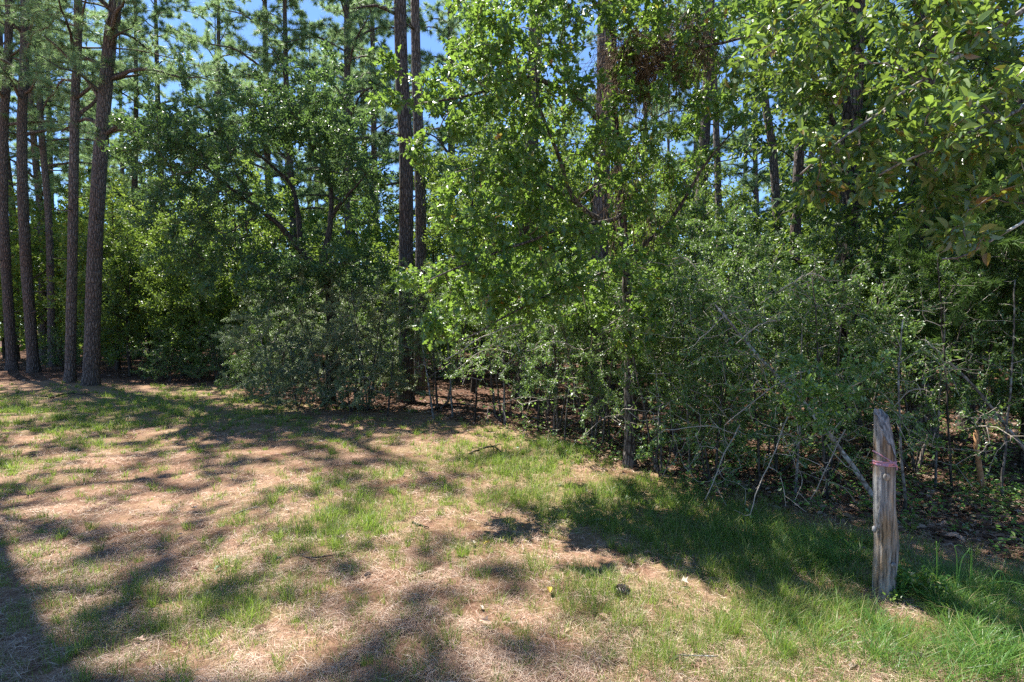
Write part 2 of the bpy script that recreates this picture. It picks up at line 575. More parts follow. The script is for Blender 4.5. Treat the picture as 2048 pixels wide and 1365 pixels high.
def leaf_objects(tpl, pos, dirs, nor, sz, mat, parent, loc, n=300, name='leaf'):
    """the n leaves that show largest become objects of their own; returns the mask of the others"""
    u, v, f = pix(pos)
    inside = (u > 5) & (u < 2043) & (v > 5) & (v < 1350) & (f > 0.5)
    sc = np.where(inside, sz / np.maximum(f, 0.3), 0)
    order = np.argsort(-sc)[:n]
    V, F = tpl
    me = bpy.data.meshes.new(name)
    me.from_pydata([tuple(p) for p in V], [], F)
    me.materials.append(mat)
    for i in order:
        y = Vector(dirs[i]); x = y.cross(Vector(nor[i])).normalized(); z = x.cross(y)
        M = Matrix((x, y, z)).transposed().to_4x4()
        M = Matrix.Translation(Vector(pos[i] - loc)) @ M @ Matrix.Scale(float(sz[i]), 4)
        o = bpy.data.objects.new(name, me)
        COL.objects.link(o)
        o.parent = parent
        o.matrix_local = M
    keep = np.ones(len(pos), bool); keep[order] = False
    return keep


def ellip(c, rad, n, r=None, clump=None, shell=0.45, cs=0.22):
    r = r or rng
    c = np.asarray(c, float); rad = np.asarray(rad, float)
    k = clump or max(3, n // 8)
    u = unit(r.normal(0, 1, (k, 3))) * (r.random((k, 1)) ** shell)
    cc = c + u * rad
    pick = r.integers(0, k, n)
    return cc[pick] + r.normal(0, 1, (n, 3)) * np.minimum(rad.mean() * cs, 0.6)


R_T = np.random.default_rng(5)
T_TUFT = [tuft_tpl(12, 0.15, 1.35, 0.06, R_T), tuft_tpl(12, 0.3, 1.6, 0.06, R_T)]
T_CED = tuft_tpl(9, 0.1, 1.2, 0.10, R_T)


# ---------------------------------------------------------------- the ground
POSTXY = ground_xy(1764, 1203)


def grass_density(x, y):
    """0..1 how green and thick the grass grows"""
    u, v, f = pix(np.stack([x, y, np.zeros_like(x)], -1).reshape(-1, 3))
    u = u.reshape(x.shape); v = v.reshape(x.shape); f = f.reshape(x.shape)
    def blob(cx, cy, rx, ry, s=0.0):
        a = (u - cx) ; b = (v - cy) - s * a
        return np.exp(-(a / rx) ** 2 - (b / ry) ** 2)
    g = 0.07 + 0 * x
    g = g + 0.9 * blob(150, 835, 420, 50) + 0.5 * blob(420, 800, 200, 30)
    g = g + 0.95 * blob(1330, 1045, 330, 80, 0.22) + 0.85 * blob(1600, 1130, 230, 60, 0.25)
    g = g + 0.75 * blob(1850, 1240, 230, 65, 0.15) + 0.45 * blob(1000, 930, 220, 60)
    g = g + 0.42 * blob(700, 1050, 190, 110) + 0.3 * blob(1500, 1280, 260, 110) + 0.35 * blob(330, 1200, 250, 90)
    g = g + 0.3 * blob(1150, 1180, 260, 150) + 0.3 * blob(1120, 900, 130, 30)+ 0.6*blob(60,940,110,22)
    n = np.sin(x * 2.1 + 1.3 * np.sin(y * 1.7)) * np.sin(y * 2.6 + 1.1 * np.sin(x * 1.9)) \
        + 0.6 * np.sin(x * 5.3 + 2 * np.sin(y * 3.1)) * np.sin(y * 6.1 + x)
    g = g * np.clip(0.85 + 0.7 * n, 0.05, 1.6)
    behind = y - edge_y(x)
    g = g * np.clip(1 - behind / 0.5, 0, 1)
    g = np.where(f < 0.3, 0.3, g)
    g = g * (1 - .9 * np.exp(-((x - POSTXY[0]) / .22) ** 2 - ((y - POSTXY[1] + .12) / .2) ** 2))
    return np.clip(g, 0, .8)


def litter_amount(x, y):
    behind = y - edge_y(x) + 0.25 * np.sin(x * 3 + y)
    return np.clip(behind / 0.7 + 0.15, 0, 1)


def spaced(lo, hi, c0, c1, fine, grow):
    a = list(np.arange(c0, c1 + 1e-6, fine))
    s = fine; p = c1
    while p < hi: s *= grow; p += s; a.append(p)
    s = fine; p = c0
    while p > lo: s *= grow; p -= s; a.insert(0, p)
    return np.array(a)


xs = spaced(-700, 700, -7, 5, 0.085, 1.14)
ys = spaced(-300, 1500, 1.5, 14, 0.085, 1.14)
GX, GY = np.meshgrid(xs, ys)
rough_near = np.random.default_rng(3).normal(0, 0.009, GX.shape)
GZ = gz(GX, GY) + rough_near
far = np.clip((np.hypot(GX, GY) - 60) / 100, 0, 1)
GZ = GZ * (1 - far)
nx, ny = len(xs), len(ys)
I = (np.arange(ny - 1)[:, None] * nx + np.arange(nx - 1)[None, :])
GF = np.stack([I, I + 1, I + nx + 1, I + nx], -1).reshape(-1, 4)


def ground_mat():
    m, n, out = new_mat('forest_ground')
    tc = N(n, 'ShaderNodeTexCoord')
    def noise(s, d=5, r=0.6, scl=None, rot=0):
        x = N(n, 'ShaderNodeTexNoise'); x.inputs['Scale'].default_value = s; x.inputs['Detail'].default_value = d
        x.inputs['Roughness'].default_value = r
        if scl:
            mp = N(n, 'ShaderNodeMapping'); mp.inputs['Scale'].default_value = scl; mp.inputs['Rotation'].default_value = (0, 0, rot)
            n.links.new(tc.outputs['Object'], mp.inputs[0]); n.links.new(mp.outputs[0], x.inputs[0])
        else:
            n.links.new(tc.outputs['Object'], x.inputs[0])
        return x.outputs[0]
    f1 = noise(30, 6, 0.7, (1, 5, 1), 0.5); f2 = noise(32, 6, 0.7, (5, 1, 1), 0.2); f3 = noise(1.3, 4)
    fib = mixc(n, noise(14, 2), f1, f2)
    straw = ramp(n, fib, [(0.33, (0.06, 0.034, 0.023)), (0.45, (0.21, 0.125, 0.082)), (0.58, (0.36, 0.235, 0.165)), (0.75, (0.52, 0.39, 0.30))])
    big = ramp(n, mixc(n, 0.5, f3, noise(5, 4)), [(0.38, (0.58, 0.48, 0.42)), (0.5, (0.9, 0.85, 0.8)), (0.62, (1.12, 1.1, 1.06))])
    straw = mixc(n, 1.0, straw, big, 'MULTIPLY')
    green = ramp(n, fib, [(0.3, (0.05, 0.075, 0.02)), (0.5, (0.13, 0.17, 0.05)), (0.72, (0.28, 0.28, 0.11))])
    litter = ramp(n, noise(26, 6, 0.7), [(0.3, (0.035, 0.018, 0.012)), (0.48, (0.08, 0.042, 0.027)), (0.6, (0.15, 0.082, 0.052)), (0.75, (0.28, 0.19, 0.13))])
    ga = N(n, 'ShaderNodeAttribute', attribute_name='grass'); la = N(n, 'ShaderNodeAttribute', attribute_name='litter')
    gf = math_n(n, 'MULTIPLY', math_n(n, 'ADD', ga.outputs['Fac'], math_n(n, 'MULTIPLY', math_n(n, 'SUBTRACT', noise(9, 4), 0.5), 1.6)), 0.5, clamp=True)
    col = mixc(n, gf, straw, green)
    col = mixc(n, la.outputs['Fac'], col, litter)
    p = N(n, 'ShaderNodeBsdfPrincipled'); n.links.new(col, p.inputs['Base Color'])
    p.inputs['Roughness'].default_value = 0.95; p.inputs['Specular IOR Level'].default_value = 0.1
    b = N(n, 'ShaderNodeBump'); b.inputs['Distance'].default_value = 0.015
    n.links.new(fib, b.inputs['Height']); n.links.new(b.outputs[0], p.inputs['Normal'])
    n.links.new(p.outputs[0], out.inputs[0])
    return m


me = make_mesh('ground', np.stack([GX, GY, GZ], -1).reshape(-1, 3), GF, ground_mat(), True,
               attrs={'grass': grass_density(GX, GY).ravel(), 'litter': litter_amount(GX, GY).ravel()})
tag(add_obj('ground', me), 'sparse lawn of dry pine straw and grass running into the woods', None, None, 'structure')

# ---------------------------------------------------------------- pines
def build_pine(name, pts, rad, top, crown0, label, group=None, nl=30, ntgt=420, spread=2.6, seed=0, stubs=4, size=(0.2, 0.28), cat='pine tree', limbs=None, tufts=1500, sides=14):
    """pts: world points of the trunk up to the last one; the trunk then runs on to height top"""
    r = np.random.default_rng(seed + 100)
    pts = [np.asarray(p, float) for p in pts]
    base = pts[0].copy(); base[2] = float(gz(base[0], base[1]))
    pts[0] = base.copy() - np.array((0, 0, 0.08))
    if pts[-1][2] < top:
        d = pts[-1] - pts[-2]; d = d / d[2]
        pts.append(pts[-1] + d * 0.4 * (top - pts[-1][2]) * 0.5 + np.array((0, 0, (top - pts[-1][2]) * (1 - 0.0) - d[2] * 0.2 * (top - pts[-1][2]))))
    root = empty(name, base, label, cat, group)
    pl = Plant(base, r)
    tr = pl.path(pts, rad, 0.03, step=0.35)
    z = tr[:, 2]
    # taper: slow below the crown, faster within it
    tt = np.clip((z - z[0]) / (z[-1] - z[0]), 0, 1)
    pl.ra = list(rad * (1 - 0.35 * tt - 0.57 * tt ** 2.5) )
    names = ['trunk']
    limbs_pts = []
    k = 0
    for zz in np.linspace(crown0, top - 0.5, nl):
        i = int(np.argmin(np.abs(z - zz)))
        az = k * 2.4 + r.uniform(-.5, .5); k += 1
        h = (zz - crown0) / (top - crown0)
        L = spread * (1.15 - 0.85 * h ** 1.5) * r.uniform(0.6, 1.15) * (0.75 if h < 0.08 else 1)
        d = np.array((math.cos(az), math.sin(az), 0))
        c = tr[i]
        rise = r.uniform(0.0, 0.25) + 0.4 * h
        q = [c, c + d * L * 0.35 + np.array((0, 0, L * (0.05 + rise * 0.5))), c + d * L * 0.7 + np.array((0, 0, L * (rise * 0.6 + 0.02))) + r.normal(0, .08, 3), c + d * L + np.array((0, 0, L * (rise * 0.9)))]
        limbs_pts.append((q, max(0.016, min(0.06, pl.ra[i] * 0.42)) * r.uniform(.7, 1.1)))
    if limbs:
        for q in limbs:
            limbs_pts.append(([np.asarray(a, float) for a in q], 0.055))
    for q, rr in limbs_pts:
        pl.path(q, rr, 0.008, step=0.25, wob=0.015)
    # live tips along the outer part of the limbs
    T = []
    per = max(2, ntgt // len(limbs_pts))
    for a, b, bs in pl.main[1:]:
        seg = pl.P[a:b]
        L = np.linalg.norm(seg[-1] - seg[0])
        for _ in range(int(per * (0.5 + L / spread * 0.7))):
            s = r.random() ** 0.6
            c = seg[int(s * (len(seg) - 1))]
            T.append(c + unit(r.normal(0, 1, 3)) * np.array((1, 1, 0.45)) * r.uniform(0.15, 0.34) * L * (1.15 - 0.5 * s) + np.array((0, 0, 0.08)))
    pl.grow(T, step=0.22, wob=0.02, curl=0.3, up=0.05)
    pl.radii(tip=0.006)
    # trunk and the biggest limbs as parts, the rest joined
    order = [0] + [1 + j for j in np.argsort([-q[1] for q in limbs_pts])[:8]] + ([len(pl.main) - 1 - j for j in range(len(limbs))] if limbs else [])
    keep = []
    for j, mm in enumerate(pl.main):
        a, b, bs = mm
        ids = list(range(a, b))
        if bs >= 0: ids = [bs] + ids
        P = pl.P[ids] - pl.loc; R = pl.R[ids].copy()
        if bs >= 0: R[0] = R[1]
        if j in order:
            nm = 'trunk' if j == 0 else 'limb'
            add_obj(nm, tube(nm, P, R, M_PINE, sides if j == 0 else 6, 0.35 if j == 0 else 0, rough=0.035), root)
        else:
            keep.append((P[:-1], P[1:], R[:-1], R[1:]))
    idx = np.nonzero((pl.parA >= 0) & (np.array(pl.ra) == 0))[0]
    a = [pl.P[pl.parA[idx]] - pl.loc] + [q[0] for q in keep]; b = [pl.P[idx] - pl.loc] + [q[1] for q in keep]
    ra = [np.minimum(pl.R[pl.parA[idx]], pl.R[idx] * 1.3)] + [q[2] for q in keep]; rb = [pl.R[idx]] + [q[3] for q in keep]
    add_obj('branchwork', prisms('branchwork', np.vstack(a), np.vstack(b), np.concatenate(ra), np.concatenate(rb), M_TWIGD, 3), root, kind='stuff')
    for s in range(stubs):
        zz = r.uniform(1.5, crown0); i = int(np.argmin(np.abs(z - zz))); az = r.uniform(0, 6.28)
        d = np.array((math.cos(az), math.sin(az), 0.1)); L = r.uniform(0.15, 0.6) + pl.ra[i]
        P = tr[i] - pl.loc
        q = resample([P, P + d * L * 0.6 + np.array((0, 0, -0.03)), P + d * L], 0.1)
        add_obj('broken_stub', tube('broken_stub', q, np.linspace(0.022, 0.01, len(q)), M_PINE, 5), root)
    pos, dirs, nor, sz = pl.leaves(tufts, rmax=0.02, tipbias=2.2, spread=0.015, size=size, up=0.2, droop=-0.15, along=1.4)
    add_obj('crown', place('crown', T_TUFT[seed % 2], pos, dirs, nor, sz, M_NEED, pl.loc), root, kind='stuff')
    return root


def trunk_px(pxs, D):
    """trunk points from photograph pixels at distance D"""
    g = at(pxs[0][0], pxs[0][1], D); g[2] = 0
    return [g] + [at(x, y, D) for x, y in pxs[1:]]


def depth(by):
    return float(ground_xy(1024, by)[1])


PINES = [
    # pixels, base y, trunk radius, top, crown start, label, limbs (pixels)
    ([(25, 0), (8, 450), (8, 250), (18, 20)], 742, 0.165, 21, 9.0, 'leftmost large pine at the edge of the picture with a bare leaning trunk', []),
    ([(68, 0), (48, 450), (44, 250), (50, 0)], 745, 0.175, 22, 8.5, 'thick pine second from the left edge with two upward forking limbs', [[(50, 85), (80, 45), (140, 28)], [(52, 190), (85, 165), (95, 110)]]),
    ([(140, 0), (146, 450), (150, 200), (156, 0)], 765, 0.135, 19, 8.2, 'slimmer straight pine just left of the nearest left trunk', [[(153, 120), (110, 90), (70, 85)], [(150, 235), (190, 180), (185, 90)]]),
    ([(182, 0), (190, 500), (205, 250), (222, 60), (232, -60)], 770, 0.195, 20, 6.8, 'nearest big pine of the left row with long bare limbs reaching right', [[(221, 160), (290, 150), (370, 170), (440, 178)], [(218, 264), (255, 260), (300, 262)], [(205, 205), (170, 150), (130, 100), (110, 90)], [(226, 100), (240, 85), (290, 75)]]),
    ([(104, 0), (98, 450), (82, 250), (78, 100)], 733, 0.14, 19, 8.0, 'pine standing behind the gap between the left trunks', []),
    ([(812, 0), (812, 500), (812, 300), (800, 0)], 805, 0.165, 20, 9.5, 'front one of the paired tall pines in the middle of the woods', [[(803, 35), (760, 25), (715, 45)]]),
    ([(838, 0), (842, 500), (838, 300), (830, 0)], 792, 0.135, 20, 9.5, 'rear one of the paired tall pines in the middle of the woods', []),
    ([(1050, 0), (1058, 400), (1065, 200), (1072, 0)], 795, 0.19, 21, 10.0, 'pine trunk showing through the leaves left of the near oak', []),
    ([(1196, 0), (1198, 600), (1205, 300), (1210, 0)], 840, 0.15, 20, 10.0, 'dark pine trunk close behind the near oak on its left side', []),
    ([(1388, 0), (1396, 500), (1408, 300), (1420, 0)], 800, 0.13, 19, 9.5, 'left one of two pines seen right of the oak against blue sky', []),
    ([(1448, 0), (1440, 500), (1432, 250), (1424, 0)], 765, 0.11, 19, 8.5, 'thin pale pine right beside the leaning trunk against blue sky', []),
    ([(1562, 0), (1555, 470), (1545, 300), (1520, 60)], 780, 0.115, 19, 9.0, 'pine leaning slightly left beyond the blue sky gap on the right', []),
    ([(1580, 0), (1592, 440), (1604, 220), (1622, 0)], 800, 0.12, 18, 9.5, 'slim dark pine leaning right, next to the left leaning one', []),
    ([(1700, 0), (1699, 500), (1702, 250), (1712, 0)], 865, 0.145, 19, 9.0, 'big dark pine trunk standing behind the leaning grey sapling', []),
    ([(1838, 0), (1842, 500), (1848, 250), (1856, 0)], 880, 0.165, 20, 9.5, 'thickest pine on the right, half hidden by the overhanging bough', []),
]
for k, (px, by, rad, top, c0, lab, lim) in enumerate(PINES):
    D = depth(by)
    px = [(px[0][0], by)] + px[1:]
    lp = []
    for L in lim:
        q = [at(x, y, D) for x, y in L]
        for j in range(1, len(q)): q[j][1] += (-0.25 if k % 2 else 0.2) * j
        lp.append(q)
    build_pine('pine_tree', trunk_px(px, D), rad, top + (4 if k < 5 else 0), c0, lab, None, nl=34 if k < 5 else 22, ntgt=620 if k < 5 else 260, spread=3.4 if k < 5 else 2.0, seed=k, limbs=lp, tufts=3000 if k < 5 else 600)

# two more pines of the same row, just outside the left of the picture, whose crowns shade the lawn
for k, (x, y, lab) in enumerate([(-9.8, 9.3, 'tall pine just beyond the left edge whose crown shades the lawn'), (-7.6, 7.5, 'nearer tall pine beyond the left edge shading the foreground'), (-13.5, 12.5, 'tall pine further left beyond the edge of the picture')]):
    build_pine('pine_tree', [(x, y, 0), (x + .1, y, 6), (x + .2, y + .1, 12)], .2, 22, 8.5 + k, lab, None, nl=26, ntgt=360, spread=3.6, seed=50 + k, tufts=1700, sides=10)

LAND = [(-400, 'beyond the left edge'), (150, 'behind the left row of pines'), (420, 'in the open gap right of the left pines'), (600, 'behind the dark oak'), (790, 'between the dark oak and the paired pines'), (900, 'right behind the paired pines'), (1120, 'behind the left half of the near oak'), (1290, 'straight behind the near oak trunk'), (1480, 'right of the near oak'), (1680, 'behind the leaning grey sapling'), (1850, 'behind the wooden post'), (2500, 'at the right edge')]


def where(x, y):
    u = float(pix(np.array([(x, y, 1.0)]))[0][0])
    for lim, t in LAND:
        if u < lim: return t
    return LAND[-1][1]


def row(y):
    return 'nearest' if y < 13 else 'second' if y < 18 else 'third' if y < 24 else 'fourth' if y < 32 else 'farthest'


# pines further back, four kinds copied
bgp = [
    (590, 725, .15), (706, 728, .15), (762, 722, .15), (445, 716, .14), (900, 724, .15), (272, 718, .13), (1505, 712, .1), (1375, 708, .1), (1610, 714, .1),     (336, 715, 0.16), (246, 703, 0.12), (526, 722, 0.15), (620, 704, 0.14), (640, 700, 0.12), (30, 718, 0.2), (122, 712, 0.2), (86, 722, 0.15),
    (430, 702, 0.16), (700, 706, 0.15), (745, 712, 0.15), (905, 712, 0.15), (960, 705, 0.15), (1130, 706, 0.16), (1290, 706, 0.16),
    (1480, 700, 0.16), (1640, 705, 0.16), (1780, 708, 0.16), (1930, 706, 0.16), (-80, 712, .2), (-260, 720, .2), (570, 694, .16), (200, 693, .16), (300, 690, .16), (400, 688, .16), (480, 690, .16), (1340, 694, .16), (1560, 690, .16), (820, 692, .16), (1060, 690, .16), (1720, 692, .16), (1870, 692, .16), (2010, 694, .16), (160, 688, .15), (680, 690, .15)]
BL = 'distant pine with a feathery crown rising over the understory'
BGRP = 'pines in the distance behind the understory'
var = []
for k in range(4):
    t = build_pine('pine_tree', [(0, 0, 0), (0.1 * k, 0.1, 6), (0.25, -0.1 * k, 12)], 0.17, 22 + k, 5.2 + k * 1.1, BL, BGRP, nl=44, ntgt=800, spread=3.1, seed=30 + k, stubs=3, tufts=4600, sides=10, size=(.24, .34))
    var.append(t)
for k, (px, by, rad) in enumerate(bgp):
    D = depth(by)
    g = at(px, by, D)
    s = random.uniform(0.95, 1.12)
    if k < 4:
        t = var[k]; t.location = (g[0], g[1], 0); t.rotation_euler = (0, 0, random.uniform(0, 6)); t.scale = (s,) * 3
    else:
        t = copy_tree(var[k % 4], (g[0], g[1], 0), random.uniform(0, 6.28), s)
    t['label'] = 'distant feathery pine ' + where(g[0], g[1]) + ', ' + row(g[1]) + ' row back'

# ---------------------------------------------------------------- hardwoods and shrubs
def build_bush(name, base, stems, blobs, label, cat, group, leafmat, tpl, nleaf, size, barkm, twigm, seed=0, step=0.14, tip=0.0025, rmax=0.007, spread=0.02, leafobj=0, up=0.5, droop=0.1, sides=8, minr=0.0, stem_name='stem', flare=0.15, tipbias=1.5, curl=0.25, upb=0.05, cs=0.22, clump=None, wob=0.015):
    """stems: [(points, r0, r1)]; blobs: [(centre, radii, targets)]"""
    r = np.random.default_rng(seed + 500)
    base = np.asarray(base, float).copy()
    root = empty(name, base, label, cat, group)
    pl = Plant(base, r)
    for k, (pts, r0, r1) in enumerate(stems):
        pl.path(pts, r0, r1, step=0.16, wob=0.006 if k == 0 else 0.01)
    T = np.vstack([ellip(c, rd, n, r, cs=cs, clump=clump) for c, rd, n in blobs])
    T = T[T[:, 2] > 0.12]
    pl.grow(T, step=step, wob=wob, curl=curl, up=upb)
    pl.radii(tip=tip)
    for k, (a, b, bs) in enumerate(pl.main):
        ids = list(range(a, b))
        if bs >= 0: ids = [bs] + ids
        P = pl.P[ids] - pl.loc; R = pl.R[ids].copy()
        if bs >= 0: R[0] = R[1]
        nm = stem_name if k == 0 or stem_name == 'stem' else 'limb'
        add_obj(nm, tube(nm, P, R, barkm, sides if R[0] > 0.03 else 6, flare if k == 0 else 0, rough=0.05), root)
    add_obj('branchwork', pl.twig_mesh('branchwork', twigm, minr=minr), root, kind='stuff')
    pos, dirs, nor, sz = pl.leaves(nleaf, rmax=rmax, tipbias=tipbias, spread=spread, size=size, up=up, droop=droop)
    ok = pos[:, 2] > 0.06
    pos, dirs, nor, sz = pos[ok], dirs[ok], nor[ok], sz[ok]
    if leafobj:
        keep = leaf_objects(tpl, pos, dirs, nor, sz, leafmat, root, base, leafobj)
        pos, dirs, nor, sz = pos[keep], dirs[keep], nor[keep], sz[keep]
    add_obj('crown', place('crown', tpl, pos, dirs, nor, sz, leafmat, base), root, kind='stuff')
    return root


def G(x, y):
    return np.array((x, y, float(gz(x, y))))


# near oak
D = depth(945)
ob = at(1260, 945, D); ob[2] = float(gz(ob[0], ob[1]))
tr = [ob - np.array((0, 0, .05)), at(1262, 700, D), at(1256, 520, D), at(1242, 300, D + .1), at(1234, 100, D + .1), at(1228, -150, D), at(1215, -420, D - .2)]
A = lambda L: [at(x, y, d) for x, y, d in L]
build_bush('oak_tree', ob,
    [(tr, 0.068, 0.02),
     (A([(1226, 268, D + .1), (1160, 190, D - .2), (1060, 150, D - .5), (960, 185, D - .8), (860, 205, D - 1)]), 0.034, 0.008),
     (A([(1245, 470, D), (1150, 400, D - .2), (1110, 300, D - .4), (1075, 215, D - .5), (1060, 60, D - .5)]), 0.03, 0.008),
     (A([(1250, 520, D), (1340, 440, D - .1), (1400, 340, D - .3), (1490, 240, D - .5)]), 0.026, 0.007),
     (A([(1248, 440, D), (1140, 450, D - .6), (1010, 500, D - 1.0), (860, 560, D - 1.2)]), 0.024, 0.006),
     (A([(1234, 200, D + .1), (1320, 120, D - .3), (1450, 80, D - .7), (1560, 60, D - 1)]), 0.03, 0.007),
     (A([(1232, 60, D), (1130, -40, D - .4), (1010, -60, D - .9)]), 0.028, 0.007),
     (A([(1256, 530, D), (1120, 580, D - .7), (1000, 640, D - 1.1), (905, 690, D - 1.2)]), 0.02, 0.005),
     (A([(1150, 400, D - .2), (1050, 345, D - .5), (950, 350, D - .8)]), 0.02, 0.006)],
    [(at(1000, 170, D - .8), (.8, .7, .65), 225), (at(1150, 50, D - .6), (1.1, .9, .8), 225), (at(1020, 400, D - .7), (.75, .8, .65), 180),
     (at(965, 580, D - 1), (.55, .6, .4), 105), (at(1420, 60, D - .7), (1.2, .9, .6), 130), (at(1190, 330, D - .2), (.9, .9, .8), 90),
     (at(1110, 560, D - .5), (.9, .8, .55), 135), (at(820, 200, D - 1), (.3, .3, .6), 34), (at(1150, -330, D - .3), (1.6, 1.3, .6), 40),
     (at(850, 520, D - 1.1), (.25, .3, .3), 16), (at(880, 660, D - 1.2), (.3, .3, .25), 20), (at(1235, 590, D - .6), (.6, .35, .5), 80), (at(1310, 470, D - .5), (.5, .35, .4), 50), (at(1400, 300, D - .3), (.7, .6, .5), 40)],
    'near lobed leaved oak with slim dark trunk, its bright crown leaning left over the lawn', 'oak tree', None,
    M_OAKL, T_OAK, 26500, (0.04, 0.085), M_OAKB, M_TWIG, seed=1, tip=0.0026, rmax=0.0075, spread=0.032, leafobj=300, up=0.5, cs=0.17, tipbias=1.5, sides=12, stem_name='trunk', flare=0.3, droop=0.25)

# overhanging tree on the right whose trunk stands outside the picture
bb = G(5.4, 4.2)
bd = 4.0
build_bush('black_gum_tree', bb,
    [([bb - np.array((0, 0, .05)), bb + np.array((-.05, 0, 2.4)), bb + np.array((-.2, .1, 4.5)), bb + np.array((-.3, .2, 7))], 0.13, 0.05),
     (A([(2560, 300, 4.2), (2250, -60, 4.0), (1950, 90, 3.8), (1700, 270, 3.7), (1600, 350, 3.8)]), 0.03, 0.006),
     (A([(2560, 350, 4.2), (2200, 180, 3.7), (1960, 260, 3.4), (1760, 350, 3.4)]), 0.028, 0.006),
     (A([(2560, 500, 4.2), (2250, 330, 3.6), (2040, 455, 3.3), (1940, 510, 3.3), (1885, 518, 3.3)]), 0.02, 0.005),
     (A([(2560, 150, 4.2), (2250, -220, 4.2), (1900, -100, 4.3), (1600, 20, 4.3)]), 0.03, 0.006)],
    [(at(1960, 100, 3.7), (.45, .5, .4), 80), (at(1700, 110, 4.1), (.75, .6, .4), 120), (at(1820, 300, 3.7), (.6, .5, .3), 110), (at(1680, 310, 3.8), (.3, .3, .25), 45),
     (at(2000, 300, 3.5), (.4, .5, .4), 80), (at(1910, 470, 3.4), (.22, .3, .12), 14), (at(1900, -150, 4.2), (1.3, .9, .5), 40), (at(2200, 100, 3.9), (.8, .8, .9), 60)],
    'overhanging tree at the right edge with large glossy oval leaves and some brown ones', 'tree', None,
    M_BOUGH, T_GUM, 6200, (0.045, 0.095), M_GREYB, M_TWIG, seed=2, tip=0.0025, rmax=0.008, spread=0.025, leafobj=300, up=0.6, stem_name='trunk', droop=0.2)

# dark oak in the left middle with black curving limbs
D = depth(806)
b0 = at(660, 806, D); b0[2] = float(gz(b0[0], b0[1]))
build_bush('oak_tree', b0,
    [([b0 - np.array((0, 0, .05)), at(662, 650, D), at(655, 560, D), at(640, 540, D)], 0.13, 0.09),
     (A([(655, 560, D), (610, 515, D), (575, 470, D - .3), (520, 420, D - .6), (440, 360, D - 1)]), 0.085, 0.02),
     (A([(640, 540, D), (655, 470, D), (662, 400, D + .2), (650, 330, D + .3), (630, 270, D + .3)]), 0.075, 0.02),
     (A([(600, 500, D), (595, 420, D + .2), (580, 370, D + .3), (530, 320, D + .2), (470, 280, D)]), 0.06, 0.015),
     (A([(660, 430, D), (700, 390, D - .2), (730, 350, D - .5)]), 0.04, 0.012),
     (A([(640, 290, D + .3), (590, 240, D), (540, 220, D - .4)]), 0.03, 0.01)],
    [(at(420, 330, D - 1), (1.3, 1.2, 1.5), 170), (at(520, 250, D - .3), (1.5, 1.3, .8), 160), (at(640, 250, D), (1.3, 1.2, .8), 130), (at(430, 480, D - .9), (1.2, 1., .9), 110),
     (at(560, 560, D - .8), (1.2, .9, .7), 90), (at(690, 350, D - .2), (.9, .9, .9), 90), (at(660, 520, D - 1), (1.0, .6, .8), 70), (at(340, 300, D - 1), (.8, .9, .9), 70)],
    'dark leaved oak with black forking limbs left of the paired pines', 'oak tree', None,
    M_DOAK, T_ELL, 42000, (0.05, 0.09), M_DARKB, M_TWIGD, seed=3, step=0.2, tip=0.005, rmax=0.016, spread=0.05, stem_name='trunk', cs=0.25)


def make_hardwood(seed, h, w, mat, label, group, name='hardwood_tree', nleaf=9000, size=(0.09, 0.15), bark=None):
    r = np.random.default_rng(seed)
    stems = []
    top = np.array((r.uniform(-.3, .3), r.uniform(-.3, .3), h * 0.9))
    stems.append(([(0, 0, -0.05), (r.uniform(-.15, .15), r.uniform(-.15, .15), h * .35), top * .7, top], 0.022 + h * 0.009, 0.015))
    for k in range(6):
        z0 = h * r.uniform(.22, .62); az = k * 2.4 + r.uniform(-.4, .4)
        d = np.array((math.cos(az), math.sin(az), 0)); s = top * (z0 / top[2])
        L = w * r.uniform(.6, .95)
        stems.append(([s, s + d * L * .5 + np.array((0, 0, L * .35)), s + d * L + np.array((0, 0, L * .55))], 0.035, 0.008))
    blobs = [((0, 0, h * .62), (w, w, h * .36), 230), ((0, 0, h * .3), (w * .8, w * .8, h * .2), 80)]
    t = build_bush(name, (0, 0, 0), stems, blobs, label, 'tree', group, mat, T_SM if size[0] < .05 else T_ELL, nleaf, size, bark or M_DARKB, M_TWIGD, seed=seed, step=0.3, tip=0.006, rmax=0.02, spread=0.08, stem_name='trunk', cs=0.2, clump=34, sides=8, wob=0.03)
    return t


HY = 'young yellow green hardwood filling the understory behind the pines'
HG = 'yellow green hardwoods in the understory'
HM = 'mid green broadleaf tree filling the understory of the woods'
HMG = 'green broadleaf trees in the understory'
hv = [make_hardwood(61, 6.5, 1.9, M_HARD, HY, HG), make_hardwood(62, 5.2, 1.8, M_HARD, HY, HG), make_hardwood(63, 7.5, 2.0, M_MID, HM, HMG), make_hardwood(64, 6.0, 2.1, M_MID, HM, HMG), make_hardwood(65, 9.5, 2.3, M_MID, HM, HMG, nleaf=11000)]
used = set()


def put(vs, k, x, y, s=1.0):
    g = G(x, y)
    v = vs[k]
    if id(v) not in used:
        used.add(id(v)); v.location = tuple(g); v.rotation_euler = (0, 0, random.uniform(0, 6)); v.scale = (s,) * 3
        return v
    return copy_tree(v, g, random.uniform(0, 6.28), s)


taken = []
def free(x, y, d):
    for (a, b) in taken:
        if (a - x) ** 2 + (b - y) ** 2 < d * d: return False
    taken.append((x, y)); return True


